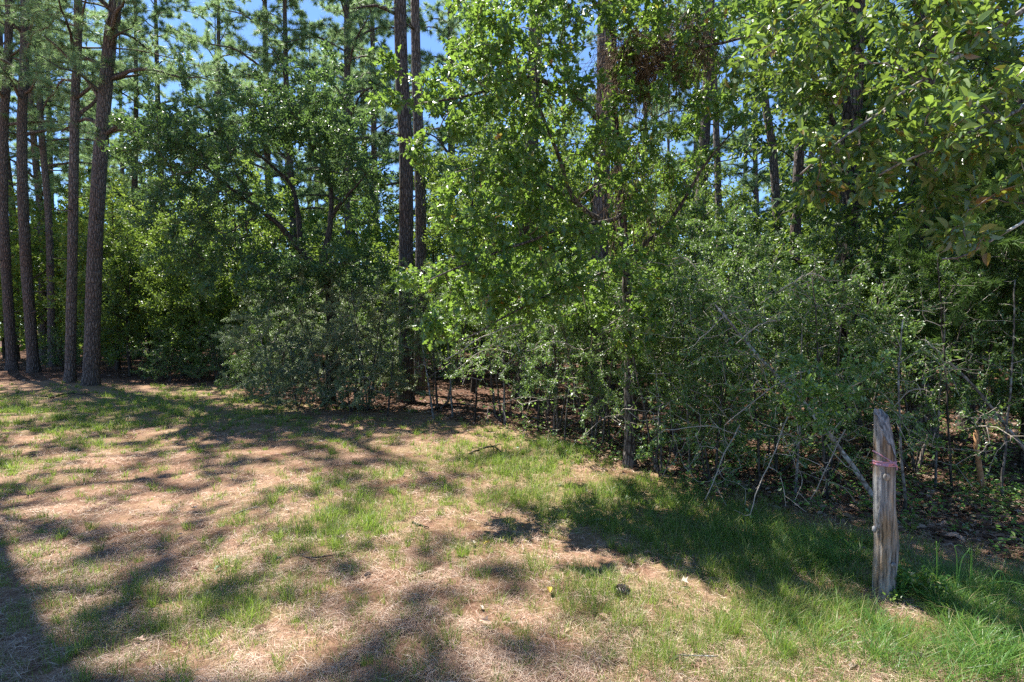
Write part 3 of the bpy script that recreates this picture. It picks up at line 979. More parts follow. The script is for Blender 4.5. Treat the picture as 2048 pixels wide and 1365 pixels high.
rr = random.Random(4)
for x, y, s, lab in [(4.9, 8.4, .95, 'tall dark green tree whose crown hangs over the shrubs behind the post'), (.3, 12.2, .66, 'mid sized green tree behind the oak crown'), (2.0, 11.4, .6, 'mid sized green tree right behind the oak'), (-.9, 13.2, .62, 'mid sized green tree right of the paired pines'), (3.6, 11.2, .5, 'small green tree below the sky gap on the right'), (6.9, 8.6, 1.0, 'tall dark green tree behind the overhanging bough at the right edge')]:
    taken.append((x, y)); o = put(hv, 4, x, y, s); o['label'] = lab
# yellow green row on the left behind the trunks
for px, D, k, s in [(60, 24, 0, 1.1), (150, 27, 1, 1.3), (235, 21, 0, 1.05), (300, 23, 1, 1.25), (365, 19, 0, .95), (430, 21, 1, 1.2), (480, 18.5, 0, 1.0), (110, 30, 0, 1.3), (10, 31, 1, 1.4), (200, 33, 0, 1.5), (330, 30, 1, 1.5), (-60, 26, 0, 1.2), (720, 20, 1, 1.1), (560, 22, 0, 1.1), (260, 18.7, 3, .75), (190, 19.5, 2, .7), (400, 17.6, 3, .7)]:
    p = at(px, 700, D); taken.append((p[0], p[1])); o = put(hv, k, p[0], p[1], s)
    o['label'] = ('yellow green' if k < 2 else 'mid green') + ' broadleaf tree ' + where(p[0], p[1]) + ', ' + row(p[1]) + ' row back'
n = 0
for _try in range(3000):
    if n >= 95: break
    y = rr.uniform(10, 48); x = rr.uniform(-1.05, 1.05) * y
    if y < edge_y(x) + (5.5 if x > -3 else 5) or (x < -7 and y < 19): continue
    if x < -0.78 * y and y < 42: continue      # the bright gap at the far left
    if .31 < x / y < .47 and y < 24: continue
    if not free(x, y, 1.9 + y * 0.03): continue
    k = rr.choice([2, 3, 4, 2, 3, 0])
    sc__ = rr.uniform(.75, 1.15); o = put(hv, k, x, y, sc__); n += 1
    o['label'] = ('small ' if sc__ < .95 else 'tall ') + ('yellow green' if k < 2 else 'green') + ' tree ' + where(x, y) + ', ' + row(y) + ' row back'


def make_yaupon(seed, h, w, mat, label, group, nleaf=15000, size=(0.028, 0.046), low=0.3, twig=None, bare=0, cat='shrub', name='yaupon_shrub'):
    r = np.random.default_rng(seed)
    stems = []
    for k in range(4):
        az = k * 1.7 + r.uniform(-.5, .5); d = np.array((math.cos(az), math.sin(az), 0)) * w * r.uniform(.25, .6)
        b = np.array((r.uniform(-.08, .08), r.uniform(-.08, .08), -0.03))
        stems.append(([b, b + d * .35 + np.array((0, 0, h * .35)), b + d * .8 + np.array((0, 0, h * .7)), b + d * 1.1 + np.array((0, 0, h * .92))], 0.017 * r.uniform(.7, 1.3), 0.005))
    blobs = [((0, 0, h * (.5 + low / 3)), (w, w, h * (.42 - low * .2)), 300), ((0, 0, h * .8), (w * .6, w * .6, h * .22), 90), ((0, 0, h * (.2 + low * .2)), (w * 1.05, w * 1.05, h * .16), 90 if low < .3 else 25)]
    return build_bush(name, (0, 0, 0), stems, blobs, label, cat, group, mat, T_SM, nleaf, size, M_OAKB, twig or M_TWIG, seed=seed, step=0.09, tip=0.0028, rmax=0.0065, spread=0.016, stem_name='stem', cs=0.12, clump=46, sides=6, wob=0.022, tipbias=1.7, up=0.68, minr=0.0028)


YL = 'dense small leaved yaupon shrub in the undergrowth of the woods'
YG = 'yaupon shrubs inside the woods'
yv = [make_yaupon(71, 2.6, 1.0, M_YAUP, YL, YG, low=.12, nleaf=16000, size=(.024, .052), twig=M_TWIGP), make_yaupon(72, 3.3, 1.15, M_YAUP, YL, YG, nleaf=20000, twig=M_TWIGP, size=(.022, .052)), make_yaupon(73, 1.7, .95, M_YAUP, YL, YG, nleaf=12000, low=.0), make_yaupon(74, 2.6, 1.45, M_YAUPG, YL, YG, nleaf=32000, size=(.022, .044), low=0.0, twig=M_TWIGP),
      make_yaupon(75, 2.7, 1.15, M_YAUP, YL, YG, nleaf=15000, size=(.022, .048), low=.62, twig=M_TWIGP)]
FR = [  (1190, 905, 4, .86, 'yaupon shrub standing just in front of the oak, left of its trunk'), (1320, 960, 4, .74, 'yaupon shrub standing just in front of the oak, right of its trunk'), (1110, 880, 4, .95, 'leafy yaupon shrub left of the near oak under its low limb'),
   # px, base y, variant, scale, label
    (555, 800, 3, .95, 'grey green shrub at the left end of the dense thicket'), (645, 812, 3, 1.15, 'grey green shrub in front of the dark oak, drooping to the lawn'),
    (735, 822, 3, .95, 'grey green shrub at the right end of the thicket near the paired pines'), (600, 822, 3, .6, 'smaller grey green shrub low at the foot of the thicket'), (700, 826, 3, .62, 'smaller grey green shrub at the lawn edge left of the paired pines'), (510, 792, 2, .9, 'low shrub at the far left end of the thicket'), (335, 762, 2, .95, 'low pale shrub at the wood edge right of the left pines'),
    (440, 765, 2, 1.0, 'low shrub between the left pines and the thicket'), (880, 822, 4, 1.05, 'yaupon shrub just right of the paired pines'),
    (1003, 850, 4, 1.0, 'yaupon shrub with a pale straight stem left of the near oak'), (1090, 840, 4, 1.05, 'yaupon shrub deep behind the left side of the near oak'),
    (1185, 880, 4, .95, 'leafy yaupon shrub touching the left side of the near oak trunk'), (1360, 925, 4, .9, 'yaupon shrub just right of the near oak trunk'),
    (1425, 975, 0, .78, 'upright yaupon shrub with many thin stems right of the oak'), (1560, 955, 4, .8, 'yaupon shrub behind the bare hanging twigs'),
    (1660, 965, 0, .85, 'yaupon shrub behind and left of the wooden post'), (1830, 950, 4, .85, 'yaupon shrub behind and right of the wooden post'),
    (1960, 935, 1, .85, 'yaupon shrub near the right edge behind the broken snag'), (1480, 905, 1, .9, 'yaupon shrub in the second row right of the oak'),
    (1740, 905, 1, .95, 'yaupon shrub in the second row behind the post'), (2080, 960, 1, .9, 'yaupon shrub cut by the right edge of the picture'), (1270, 875, 4, .95, 'yaupon shrub directly behind the near oak trunk')]
for px, by, k, s, lab in FR:
    D = depth(by); p = at(px, by, D); taken.append((p[0], p[1]))
    o = put(yv, k, p[0], p[1], s); o['label'] = lab; o['group'] = 'shrubs along the edge of the woods'
n = 0
for _try in range(4000):
    if n >= 90: break
    y = rr.uniform(5, 30); x = rr.uniform(-1.0, 1.0) * y
    if y < edge_y(x) + 1.4 or y > edge_y(x) + 14 or (x < -0.80 * y): continue
    if x < -7 and y < 18.5: continue
    if not free(x, y, 1.25 + y * 0.03): continue
    o = put(yv, rr.choice([0, 1, 1, 2]), x, y, rr.uniform(.85, 1.25)); o['label'] = 'yaupon shrub inside the woods ' + where(x, y) + ', ' + row(y) + ' row'; o['group'] = YG; n += 1

# cedar on the right
cp = G(5.6, 6.2)
rc = np.random.default_rng(9)
stems = [([cp, cp + np.array((.02, 0, 2)), cp + np.array((-.05, .1, 4.4))], .05, .01)]
for k in range(14):
    z = .9 + k * .24; az = k * 2.4; d = np.array((math.cos(az), math.sin(az), .12)) * (1.5 - k * .07)
    stems.append(([cp + np.array((0, 0, z)), cp + np.array((0, 0, z)) + d * .5, cp + np.array((0, 0, z)) + d], .012, .004))
build_bush('cedar_tree', cp, stems, [(cp + np.array((0, 0, 2.2)), (1.5, 1.4, 1.3), 420), (cp + np.array((0, 0, 3.4)), (.9, .9, 1.), 160)],
           'feathery green cedar at the right edge behind the yaupon shrubs', 'cedar tree', None, M_CEDAR, T_CED, 7500, (.07, .13), M_DARKB, M_TWIG, seed=7, step=.14, tip=.003, rmax=.008, stem_name='trunk', droop=.4)

# distant woodland that closes the view
r = np.random.default_rng(21)
n = 50000
th = r.uniform(math.radians(-62), math.radians(62), n)
dist = r.uniform(48, 62, n)
zz = r.random(n) ** 1.2 * (9 + 4 * np.sin(th * 17) + 3 * np.sin(th * 41 + 1)) + .1
pos = np.stack([np.sin(th) * dist, np.cos(th) * dist, zz], -1)
keepm = (np.sin(zz * 2.1 + th * 60) + np.sin(th * 133 + zz) + r.normal(0, .6, n)) > -.7
keepm &= ~((th < math.radians(-41)) & (zz < 1.2))
pos = pos[keepm]; n = len(pos)
me = place('distant_woodland', T_ELL, pos, unit(r.normal(0, 1, (n, 3))), unit(r.normal(0, 1, (n, 3)) + np.array((0, 0, .5))), r.uniform(.35, .7, n), M_MID)
tag(add_obj('distant_woodland', me), 'far wall of green woodland seen between the trunks', None, None, 'stuff')

# ---------------------------------------------------------------- small trees and stems on the right
def lone_stem(name, pts, r0, r1, mat, label, cat, twigs=0, seed=0, leafmat=None, nleaf=0, size=(.03, .05), tw=M_TWIGP, spreadL=.5, group=None, flare=0.1, sidex=(1, 1, .6)):
    r = np.random.default_rng(seed + 900)
    base = np.asarray(pts[0], float)
    root = empty(name, base, label, cat, group)
    pl = Plant(base, r)
    q = pl.path(pts, r0, r1, step=.12, wob=.004)
    if twigs:
        i = r.integers(len(q) // 3, len(q), twigs)
        T = q[i] + unit(r.normal(0, 1, (twigs, 3))) * np.array(sidex) * r.uniform(.3, 1, (twigs, 1)) * spreadL
        T[:, 2] = np.maximum(T[:, 2], .1)
        pl.grow(T, step=.07, wob=.01, curl=.1, up=0)
    pl.radii(tip=.0022)
    add_obj('trunk', tube('trunk', pl.P[:len(q)] - base, pl.R[:len(q)], mat, 9, flare), root)
    if twigs:
        add_obj('branchwork', pl.twig_mesh('branchwork', tw, minr=.0018), root, kind='stuff')
    if nleaf:
        pos, dirs, nor, sz = pl.leaves(nleaf, rmax=.006, size=size, spread=.01)
        add_obj('crown', place('crown', T_SM if size[1] < .06 else T_ELL, pos, dirs, nor, sz, leafmat, base), root, kind='stuff')
    return root


# the lichen grey sapling that leans left across to the post
lb = G(*ground_xy(1800, 1070))
lone_stem('leaning_sapling', [lb, at(1740, 985, 4.5), at(1640, 850, 4.6), at(1530, 730, 4.8), at(1430, 610, 5.0)], .021, .01, M_GREYB, 'leaning lichen grey sapling that slants behind the wooden post', 'sapling', 60, 1, M_YAUP, 900, spreadL=.8)
lb = G(*ground_xy(2120, 1010))
lone_stem('leaning_sapling', [lb, at(2048, 900, 5.2), at(1950, 780, 5.3), at(1850, 680, 5.5)], .02, .009, M_GREYB, 'leaning sapling at the right edge under the cedar foliage', 'sapling', 40, 2, M_YAUP, 500, spreadL=.7)
sb = G(*ground_xy(1965, 985))
lone_stem('broken_snag', [sb, at(1958, 930, 5.4), at(1952, 860, 5.4)], .03, .02, plain_mat('split_wood', [(0, (.30, .15, .07)), (1, (.48, .28, .14))], nscale=20), 'broken orange brown snag near the right edge', 'snag')
sb = G(*ground_xy(1810, 1035))
lone_stem('sapling', [sb, at(1808, 970, 4.6), at(1800, 905, 4.6), at(1795, 760, 4.7), at(1806, 640, 4.8)], .012, .005, M_GREYB, 'thin upright sapling just right of the wooden post', 'sapling', 26, 3, M_YAUP, 260, spreadL=.5)
k = 0
for x, y, top, lean in [(1655, 1010, 560, -30), (1590, 1000, 640, 15), (1520, 990, 560, -25), (1130, 890, 640, 20), (1220, 905, 700, -12), (1010, 856, 640, -5), (950, 850, 640, 8), (905, 838, 660, -10), (1075, 870, 650, 16), (1380, 960, 620, -15), (1340, 930, 640, 12), (1870, 985, 600, 20), (1905, 1000, 520, -30), (2005, 1010, 560, 25), (1445, 950, 560, 12), (868, 842, 700, -22), (775, 838, 690, 14)]:
    D = depth(y); b = at(x, y, D); b[2] = float(gz(b[0], b[1]))
    lone_stem('sapling', [b, at(x + lean * .4, y - (y - top) * .4, D + .1), at(x + lean, top, D + .2)], .012 + (D > 8) * .008, .005, M_GREYB if k % 2 else M_DARKB,
              ('pale' if k % 2 else 'dark') + ' thin sapling ' + where(b[0], b[1]) + (' leaning left' if lean < 0 else ' leaning right'), 'sapling', 22, 10 + k, M_YAUP, 160, spreadL=.55, group='thin saplings at the wood edge')
    k += 1

# bare pale twigs hanging in front of the shrubs, left of the post
def twig_spray(base, ends, label, seed, nleaf=0, r0=.0055, group=None):
    r = np.random.default_rng(seed)
    base = np.asarray(base, float)
    root = empty('bare_branch', base, label, 'branch', group)
    pl = Plant(base, r)
    pl.path([base, (base + ends[0]) / 2 + np.array((0, -.05, .08)), ends[0]], r0, .003, step=.08, wob=.006)
    T = []
    for e in ends[1:]:
        T.append(e)
        for _ in range(5): T.append(base + (e - base) * r.uniform(.35, 1) + r.normal(0, .13, 3))
    for _ in range(8): T.append(base + (ends[0] - base) * r.uniform(.3, 1) + r.normal(0, .14, 3))
    pl.grow(T, step=.05, wob=.006, curl=.1)
    pl.radii(tip=.0022)
    a, b, _ = pl.main[0]
    add_obj('stem', tube('stem', pl.P[a:b] - base, pl.R[a:b], M_TWIGP, 6), root)
    add_obj('branchwork', pl.twig_mesh('branchwork', M_TWIGP, minr=.002), root, kind='stuff')
    if nleaf:
        pos, dirs, nor, sz = pl.leaves(nleaf, rmax=.006, size=(.025, .05) if nleaf < 1000 else (.03, .055), spread=.02)
        add_obj('crown', place('crown', T_SM, pos, dirs, nor, sz, M_SPRIG, base), root, kind='stuff')


TW = [((1480, 850, 5.0), [(1410, 1000, 4.5), (1450, 960, 4.6), (1380, 900, 4.5), (1490, 1010, 4.5)], 'pale bare branch hanging over the grass, farthest left of the bare ones', 60),
      ((1590, 800, 4.8), [(1500, 1030, 4.3), (1560, 960, 4.3), (1590, 1000, 4.4), (1530, 920, 4.3), (1620, 1010, 4.4)], 'long pale bare branch hanging almost to the ground in the middle', 40),
      ((1690, 860, 4.5), [(1620, 1000, 4.1), (1570, 900, 4.2), (1660, 960, 4.1), (1640, 940, 4.2)], 'pale bare branch hanging just left of the wooden post', 60),
      ((1620, 740, 4.8), [(1450, 850, 4.4), (1500, 800, 4.4), (1560, 860, 4.4)], 'pale bare branch sweeping left above the hanging ones', 60),
      ((1500, 880, 5.0), [(1330, 860, 4.8), (1400, 830, 4.8), (1350, 920, 4.7)], 'pale twiggy branch beside the oak trunk', 120),
      ((1640, 830, 4.4), [(1730, 760, 4.0), (1690, 800, 4.0), (1600, 770, 4.0), (1580, 820, 4.1), (1640, 780, 4.0), (1700, 740, 4.0)], 'leafy bright green branch above and left of the post', 1500),
      ((1080, 640, 5.6), [(890, 720, 4.9), (960, 760, 4.9), (920, 700, 4.9), (990, 690, 5.0)], 'pale bare branch under the low left limb of the oak', 50),
      ((1500, 620, 5.0), [(1390, 690, 4.6), (1440, 640, 4.6), (1350, 640, 4.7)], 'small pale branch with curved twigs over the leaning sapling', 120)]
for j, (x, y, D_) in enumerate([(1380, 780, 5.6), (1290, 640, 5.9), (1160, 700, 6.0), (1470, 700, 5.3), (1560, 640, 5.0), (1850, 780, 4.9), (1930, 860, 4.8), (1000, 700, 7.0), (1090, 800, 7.0), (1340, 520, 5.8), (1650, 560, 4.8), (1240, 830, 5.9)]):
    rj = random.Random(j + 40)
    dx = -1 if j % 3 else 1
    es = [(x + dx * rj.uniform(60, 130), y + rj.uniform(0, 90), D_ - rj.uniform(.3, .6))] + [(x + rj.uniform(-130, 110), y + rj.uniform(-40, 120), D_ - rj.uniform(.2, .7)) for _ in range(4)]
    TW.append(((x, y, D_), es, 'fine pale bare twigs among the shrubs ' + ['above the hanging branches', 'right of the oak trunk', 'left of the oak trunk', 'below the sky gap', 'over the leaning sapling', 'just right of the post', 'by the broken snag', 'left of the oak under its crown', 'low on the left of the oak', 'high beside the oak', 'high above the post', 'low against the oak trunk'][j], 160))
for (b, es, lab, nl) in TW:
    twig_spray(at(*b), [at(*e) for e in es], lab, hash(lab) % 97 if False else len(lab), nl)

# dry brown vine tangle in the upper crown of the oak
r = np.random.default_rng(77)
D = depth(945)
vb = at(1290, 120, D - .2)
root = empty('vine_tangle', vb, 'brown dry tangle of vines hanging in the top of the near oak', 'vine')
def strands(nm, cnt, cen, rad, L, rr_, drop):
    a_, b_ = [], []
    for k in range(cnt):
        p = cen + unit(r.normal(0, 1, 3)) * rad * r.random() ** .4
        v = unit(r.normal(0, 1, 3)) * .03
        m = int(L / .04)
        for j in range(m):
            v = v * .9 + r.normal(0, .009, 3) + np.array((0, 0, -drop)); v = unit(v) * .04
            a_.append(p - vb); p = p + v; b_.append(p - vb)
    n = len(a_)
    me = prisms(nm, np.array(a_), np.array(b_), np.full(n, rr_), np.full(n, rr_ * .8), M_VINE, 3)
    add_obj(nm, me, root, kind='stuff')
strands('strand_mat', 800, at(1275, 120, D - .2), np.array((.42, .4, .28)), .5, .0026, .008)
strands('strand_mat', 450, at(1370, 70, D - .2), np.array((.35, .4, .25)), .5, .0026, .008)
strands('hanging_strand', 60, at(1260, 300, D - .1), np.array((.3, .3, .6)), 1.2, .003, .012)

# ---------------------------------------------------------------- wooden post with ribbon
pxy = ground_xy(1764, 1203)
pb = G(*pxy)
PD = pxy[1]
post = empty('wooden_post', pb, 'weathered grey brown wooden post with slanted top and pink ribbon', 'post')
ppm = FPX / PD
def prof(z):        # centre offset and radius along the height, from the photograph
    zz = [0, .12, .25, .38, .5, .62, .75, .9, 1.0, 1.1, 1.2, 1.3]
    cx = [.010, .010, .012, .012, .008, .004, 0, 0, 0, 0, -.002, -.006]
    rd = [.056, .056, .056, .055, .054, .053, .053, .054, .054, .054, .054, .053]
    return np.interp(z, zz, cx), np.interp(z, zz, rd)
H = float(at(1762, 820, PD)[2] - pb[2])
S = 48; NR = 130
zs = np.linspace(-.1, H + .02, NR)
ang = np.arange(S) * 2 * np.pi / S
V = []
rp = np.random.default_rng(8)
ridge = rp.normal(0, 1, S); ridge = (ridge + np.roll(ridge, 1)) / 2
ph = rp.random(8) * 6
def crack(a, z, a0, z0, z1, w, dp):
    d = (a - a0 - .08 * math.sin(z * 9 + a0) + np.pi) % (2 * np.pi) - np.pi
    e = np.clip((z - z0) / .06, 0, 1) * np.clip((z1 - z) / .06, 0, 1)
    return -dp * np.exp(-(d / w) ** 2) * e
for z in zs:
    cx, rd = prof(z / H * 1.24 if H else z)
    a = ang
    rr_ = rd * (1 + .03 * np.sin(2 * a + ph[0] + z) + .03 * np.sin(3 * a + ph[1] + 2 * z) + .018 * np.sin(7 * a + ph[2] + 1.5 * math.sin(z * 5)) + .012 * ridge * math.cos(z * 3))
    rr_ = rr_ + .0018 * np.sin(a * 14 + 3 * math.sin(z * 6)) + rp.normal(0, .0006, S)
    rr_ = rr_ + crack(a, z, -1.05, .02, .42, .13, .03) + crack(a, z, -1.45, .05, .3, .09, .022) + crack(a, z, -2.1, .45, .95, .08, .012) + crack(a, z, -.9, .5, 1.0, .05, .01) + crack(a, z, -1.6, .3, .8, .05, .012)
    # side bulge low right, knot hollows
    rr_ = rr_ + .013 * np.exp(-(((a - (-.25) + np.pi) % (2 * np.pi) - np.pi) / .5) ** 2 - ((z - .32) / .12) ** 2)
    rr_ = rr_ + .016 * np.exp(-(((a - (-2.6) + np.pi) % (2 * np.pi) - np.pi) / .3) ** 2 - ((z - .50) / .05) ** 2)
    V.append(np.stack([cx + rr_ * np.cos(a), rr_ * np.sin(a), np.full(S, z)], -1))
V = np.array(V)
# slanted cut facing the camera and the right, plus a blunt tip
cutn = unit(np.array((.42, -.62, .42)))
cutp = np.array((-.015, -.0, H - .0))
v = V.reshape(-1, 3)
tipz = H
# slanted plane: high at the back left, low at the front right
zpl = H - np.where(v[:, 0] > .004, 3.0, .7) * (v[:, 0] - .004) + 3.2 * (v[:, 1] - .008)
zpl = np.minimum(zpl, H - 2.2 * np.maximum(np.abs(v[:, 0] + .012) - .012, 0) ** 1.3) + .003 * np.sin(v[:, 0] * 160) + .002 * np.sin(v[:, 1] * 310)
over = v[:, 2] > zpl
vc = v.copy()
vc[over, 2] = zpl[over]
i = np.arange(NR - 1)[:, None] * S; k = np.arange(S)[None, :]; k2 = (k + 1) % S
F = np.stack([i + k, i + k2, i + S + k2, i + S + k], -1).reshape(-1, 4)
vc = np.vstack([vc, vc[-S:].mean(0)[None]])
c = len(vc) - 1; o_ = (NR - 1) * S
F2 = np.stack([o_ + np.arange(S), o_ + (np.arange(S) + 1) % S, np.full(S, c)], -1)
cutattr = np.concatenate([over.astype(float), [1.0]])


def post_mat():
    m, n, out = new_mat('weathered_post_wood')
    tc = N(n, 'ShaderNodeTexCoord')
    mp = N(n, 'ShaderNodeMapping'); mp.inputs['Scale'].default_value = (30, 30, 2.2)
    n.links.new(tc.outputs['Object'], mp.inputs[0])
    g = N(n, 'ShaderNodeTexNoise'); g.inputs['Scale'].default_value = 2.2; g.inputs['Detail'].default_value = 8; g.inputs['Roughness'].default_value = .65
    n.links.new(mp.outputs[0], g.inputs[0])
    b = N(n, 'ShaderNodeTexNoise'); b.inputs['Scale'].default_value = 1.0; b.inputs['Detail'].default_value = 4
    mp2 = N(n, 'ShaderNodeMapping'); mp2.inputs['Scale'].default_value = (14, 14, 3.2)
    n.links.new(tc.outputs['Object'], mp2.inputs[0]); n.links.new(mp2.outputs[0], b.inputs[0])
    warm = ramp(n, g.outputs[0], [(.34, (.03, .02, .013)), (.45, (.19, .125, .07)), (.6, (.36, .25, .15)), (.78, (.55, .45, .32))])
    grey = ramp(n, g.outputs[0], [(.34, (.04, .037, .034)), (.5, (.22, .21, .195)), (.75, (.46, .45, .42))])
    f = ramp(n, b.outputs[0], [(.38, (0, 0, 0)), (.54, (1, 1, 1))])
    ca = N(n, 'ShaderNodeAttribute', attribute_name='cut')
    f = math_n(n, 'MAXIMUM', f, ca.outputs['Fac'])
    col = mixc(n, f, warm, grey)
    p = N(n, 'ShaderNodeBsdfPrincipled'); n.links.new(col, p.inputs['Base Color']); p.inputs['Roughness'].default_value = .8
    p.inputs['Specular IOR Level'].default_value = .25
    bp = N(n, 'ShaderNodeBump'); bp.inputs['Distance'].default_value = .006
    n.links.new(g.outputs[0], bp.inputs['Height']); n.links.new(bp.outputs[0], p.inputs['Normal'])
    n.links.new(p.outputs[0], out.inputs[0])
    return m


M_POST = post_mat()
add_obj('post_shaft', make_mesh('post_shaft', vc, [F, F2], M_POST, True, attrs={'cut': cutattr}), post)


def blob(name, c, rad, mat, parent, seg=12, rn=.08, seed=0):
    r = np.random.default_rng(seed)
    th = np.linspace(0, np.pi, seg // 2 + 1); V = []
    for t in th:
        for p in range(seg):
            a = p * 2 * np.pi / seg
            V.append((math.sin(t) * math.cos(a), math.sin(t) * math.sin(a), math.cos(t)))
    V = np.array(V) * (1 + r.normal(0, rn, (len(V), 1))) * np.array(rad) + np.array(c)
    F = []
    for i in range(len(th) - 1):
        for p in range(seg): F.append([i * seg + p, i * seg + (p + 1) % seg, (i + 1) * seg + (p + 1) % seg, (i + 1) * seg + p])
    return add_obj(name, make_mesh(name, V, np.array(F)[:, ::-1], mat, True), parent)


def on_post(px, py, out=0.0):
    p = at(px, py, PD) - pb
    cx, rd = prof(p[2] / H * 1.24)
    dx = np.clip(p[0] - cx, -rd * .97, rd * .97)
    y = -math.sqrt(max(rd * rd - dx * dx, 0)) - out
    return np.array((p[0], y, p[2]))


blob('knot', on_post(1746, 1057), (.013, .013, .02), M_POST, post, seed=1)
blob('knot', on_post(1753, 1050, .002), (.008, .008, .02), M_POST, post, seed=4)
blob('knot', on_post(1774, 1122, .004), (.015, .012, .014), M_POST, post, seed=2)
blob('knot', on_post(1762, 950, .0), (.02, .009, .022), M_POST, post, seed=3)

# ribbon: bands wound round the shaft
M_RIB = plain_mat('pink_ribbon', [(.3, (.36, .20, .27)), (.5, (.33, .22, .32)), (.7, (.50, .19, .19))], rough=.55, spec=.3, nscale=60)
rib = add_obj('ribbon', None, post) if False else None
def band(z0, tilt, phase, w, nm, out, twist=0.0):
    S2 = 64; V = []
    for j in range(S2 + 1):
        a = j * 2 * np.pi / S2
        z = z0 + tilt * math.cos(a + phase)
        cx, rd = prof(z / H * 1.24)
        # follow the real surface
        ii = int(np.clip(np.searchsorted(zs, z), 0, NR - 1)); sidx = int(round(a / (2 * np.pi) * S)) % S
        rs = max(math.hypot(vc[ii * S + sidx][0] - cx, vc[ii * S + sidx][1]), rd * .93) + out + .0012 * math.sin(a * 9 + z0 * 50)
        wv = w * (1 + .18 * math.sin(a * 3 + z0 * 90) + .1 * math.sin(7 * a))
        for s_, oo in ((-.5, 0), (-.17, .0015), (.17, .0), (.5, .0015)):
            V.append((cx + (rs + oo) * math.cos(a), (rs + oo) * math.sin(a), z + s_ * wv))
    F = []
    for j in range(S2):
        for q in range(3): F.append([j * 4 + q, (j + 1) * 4 + q, (j + 1) * 4 + q + 1, j * 4 + q + 1])
    me = make_mesh(nm, np.array(V), np.array(F), M_RIB, True)
    o = add_obj(nm, me, post)
    md = o.modifiers.new('thick', 'SOLIDIFY'); md.thickness = .0012
    return o
zr = on_post(1765, 925)[2]
band(zr, .001, 0, .014, 'ribbon', .001)
band(zr - .012, .003, 2.5, .009, 'ribbon', .002)
band(zr + .008, .004, 1, .008, 'ribbon', .002)
band(zr + .026, .036, math.pi + .2, .008, 'ribbon', .0015)

qt = on_post(1781, 928, .008)
tail = [qt, qt + np.array((.004, -.006, -.010)), qt + np.array((.003, -.005, -.026))]
tq = resample(tail, .006)
Vt = np.concatenate([np.stack([q + np.array((-.004, 0, 0)), q + np.array((.004, .003, 0))]) for q in tq])
Ft = np.array([[2 * k, 2 * k + 1, 2 * k + 3, 2 * k + 2] for k in range(len(tq) - 1)])
add_obj('ribbon_tail', make_mesh('ribbon_tail', Vt, Ft, M_RIB, True), post)
blob('ribbon_knot', qt, (.008, .006, .008), M_RIB, post, seed=9)

# ---------------------------------------------------------------- grass, straw, litter
def blades(name, x, y, hgt, lean_az, lean, w, mat, seg=2, z0=None):
    """each blade: tapering strip with seg bends"""
    n = len(x)
    z = gz(x, y) - .004 if z0 is None else z0
    dirv = np.stack([np.cos(lean_az), np.sin(lean_az), np.zeros(n)], -1)
    sd = np.stack([-np.sin(lean_az), np.cos(lean_az), np.zeros(n)], -1)
    tw = rng.uniform(-1, 1, n)[:, None]
    sd = unit(sd + dirv * tw)
    base = np.stack([x, y, z], -1)
    rows = []
    for k in range(seg + 1):
        t = k / seg
        c = base + dirv * (lean * hgt * t ** 1.8)[:, None] + np.array((0, 0, 1.0)) * (hgt * (t - .35 * np.minimum(lean, 1.2) * t ** 2.2))[:, None]
        if k < seg:
            ww = (w * (1 - .55 * t))[:, None]
            rows.append(c - sd * ww / 2); rows.append(c + sd * ww / 2)
        else:
            rows.append(c)
    V = np.stack(rows, 1).reshape(-1, 3)
    nv = 2 * seg + 1; b = (np.arange(n) * nv)[:, None]
    Fs = []
    q = [b + np.array([[2 * k, 2 * k + 1, 2 * k + 3, 2 * k + 2]]) for k in range(seg - 1)]
    if q: Fs.append(np.concatenate(q))
    Fs.append(b + np.array([[2 * seg - 2, 2 * seg - 1, 2 * seg]]))
    return make_mesh(name, V, Fs, mat, False)


def scatter(n, ymin, ymax, wfun, margin=1.05, power=1.6):
    """points denser near the camera, thinned by wfun"""
    out = []
    tot = 0
    while tot < n:
        m = n * 3
        t = rng.random(m)
        y = (ymin ** (1 - power) + t * (ymax ** (1 - power) - ymin ** (1 - power))) ** (1 / (1 - power))
        x = rng.uniform(-1, 1, m) * (y * .93 * margin + .3)
        k = rng.random(m) < wfun(x, y)
        out.append(np.stack([x[k], y[k]], -1)); tot += k.sum()
    return np.concatenate(out)[:n]


# tufts
tc_ = scatter(6200, 2.2, 17, lambda x, y: np.clip(grass_density(x, y) ** 1.1, .05, 1), power=1.45)
bpt = rng.integers(8, 30, len(tc_))
# strong single tufts all over the open straw
st_ = scatter(620, 2.4, 12, lambda x, y: (y < edge_y(x) - .1) * 1.0, power=1.6)
tc_ = np.vstack([tc_, st_]); strong = np.arange(len(tc_)) >= len(tc_) - len(st_)
bpt = np.concatenate([bpt, rng.integers(22, 60, len(st_))])
ti = np.repeat(np.arange(len(tc_)), bpt)
tr_ = np.where(strong, rng.uniform(.015, .04, len(tc_)), rng.uniform(.008, .04, len(tc_)))[ti] * (1 + tc_[ti, 1] * .12)
aa = rng.uniform(0, 2 * np.pi, len(ti)); qq = np.sqrt(rng.random(len(ti)))
bx = tc_[ti, 0] + np.cos(aa) * tr_ * qq; by_ = tc_[ti, 1] + np.sin(aa) * tr_ * qq
hh = (rng.uniform(.045, .13, len(tc_)) * (.62 + .75 * grass_density(tc_[:, 0], tc_[:, 1])) * np.where(strong, 1.35, 1))[ti] * rng.uniform(.6, 1.3, len(ti))
gm = blades('grass', bx, by_, hh, aa + rng.normal(0, .7, len(ti)), rng.uniform(.15, 1.0, len(ti)), np.maximum(.0022, by_ * .0007), M_GRASS)
tag(add_obj('grass', gm), 'short tufts of green grass scattered over the dry straw', None, None, 'stuff')
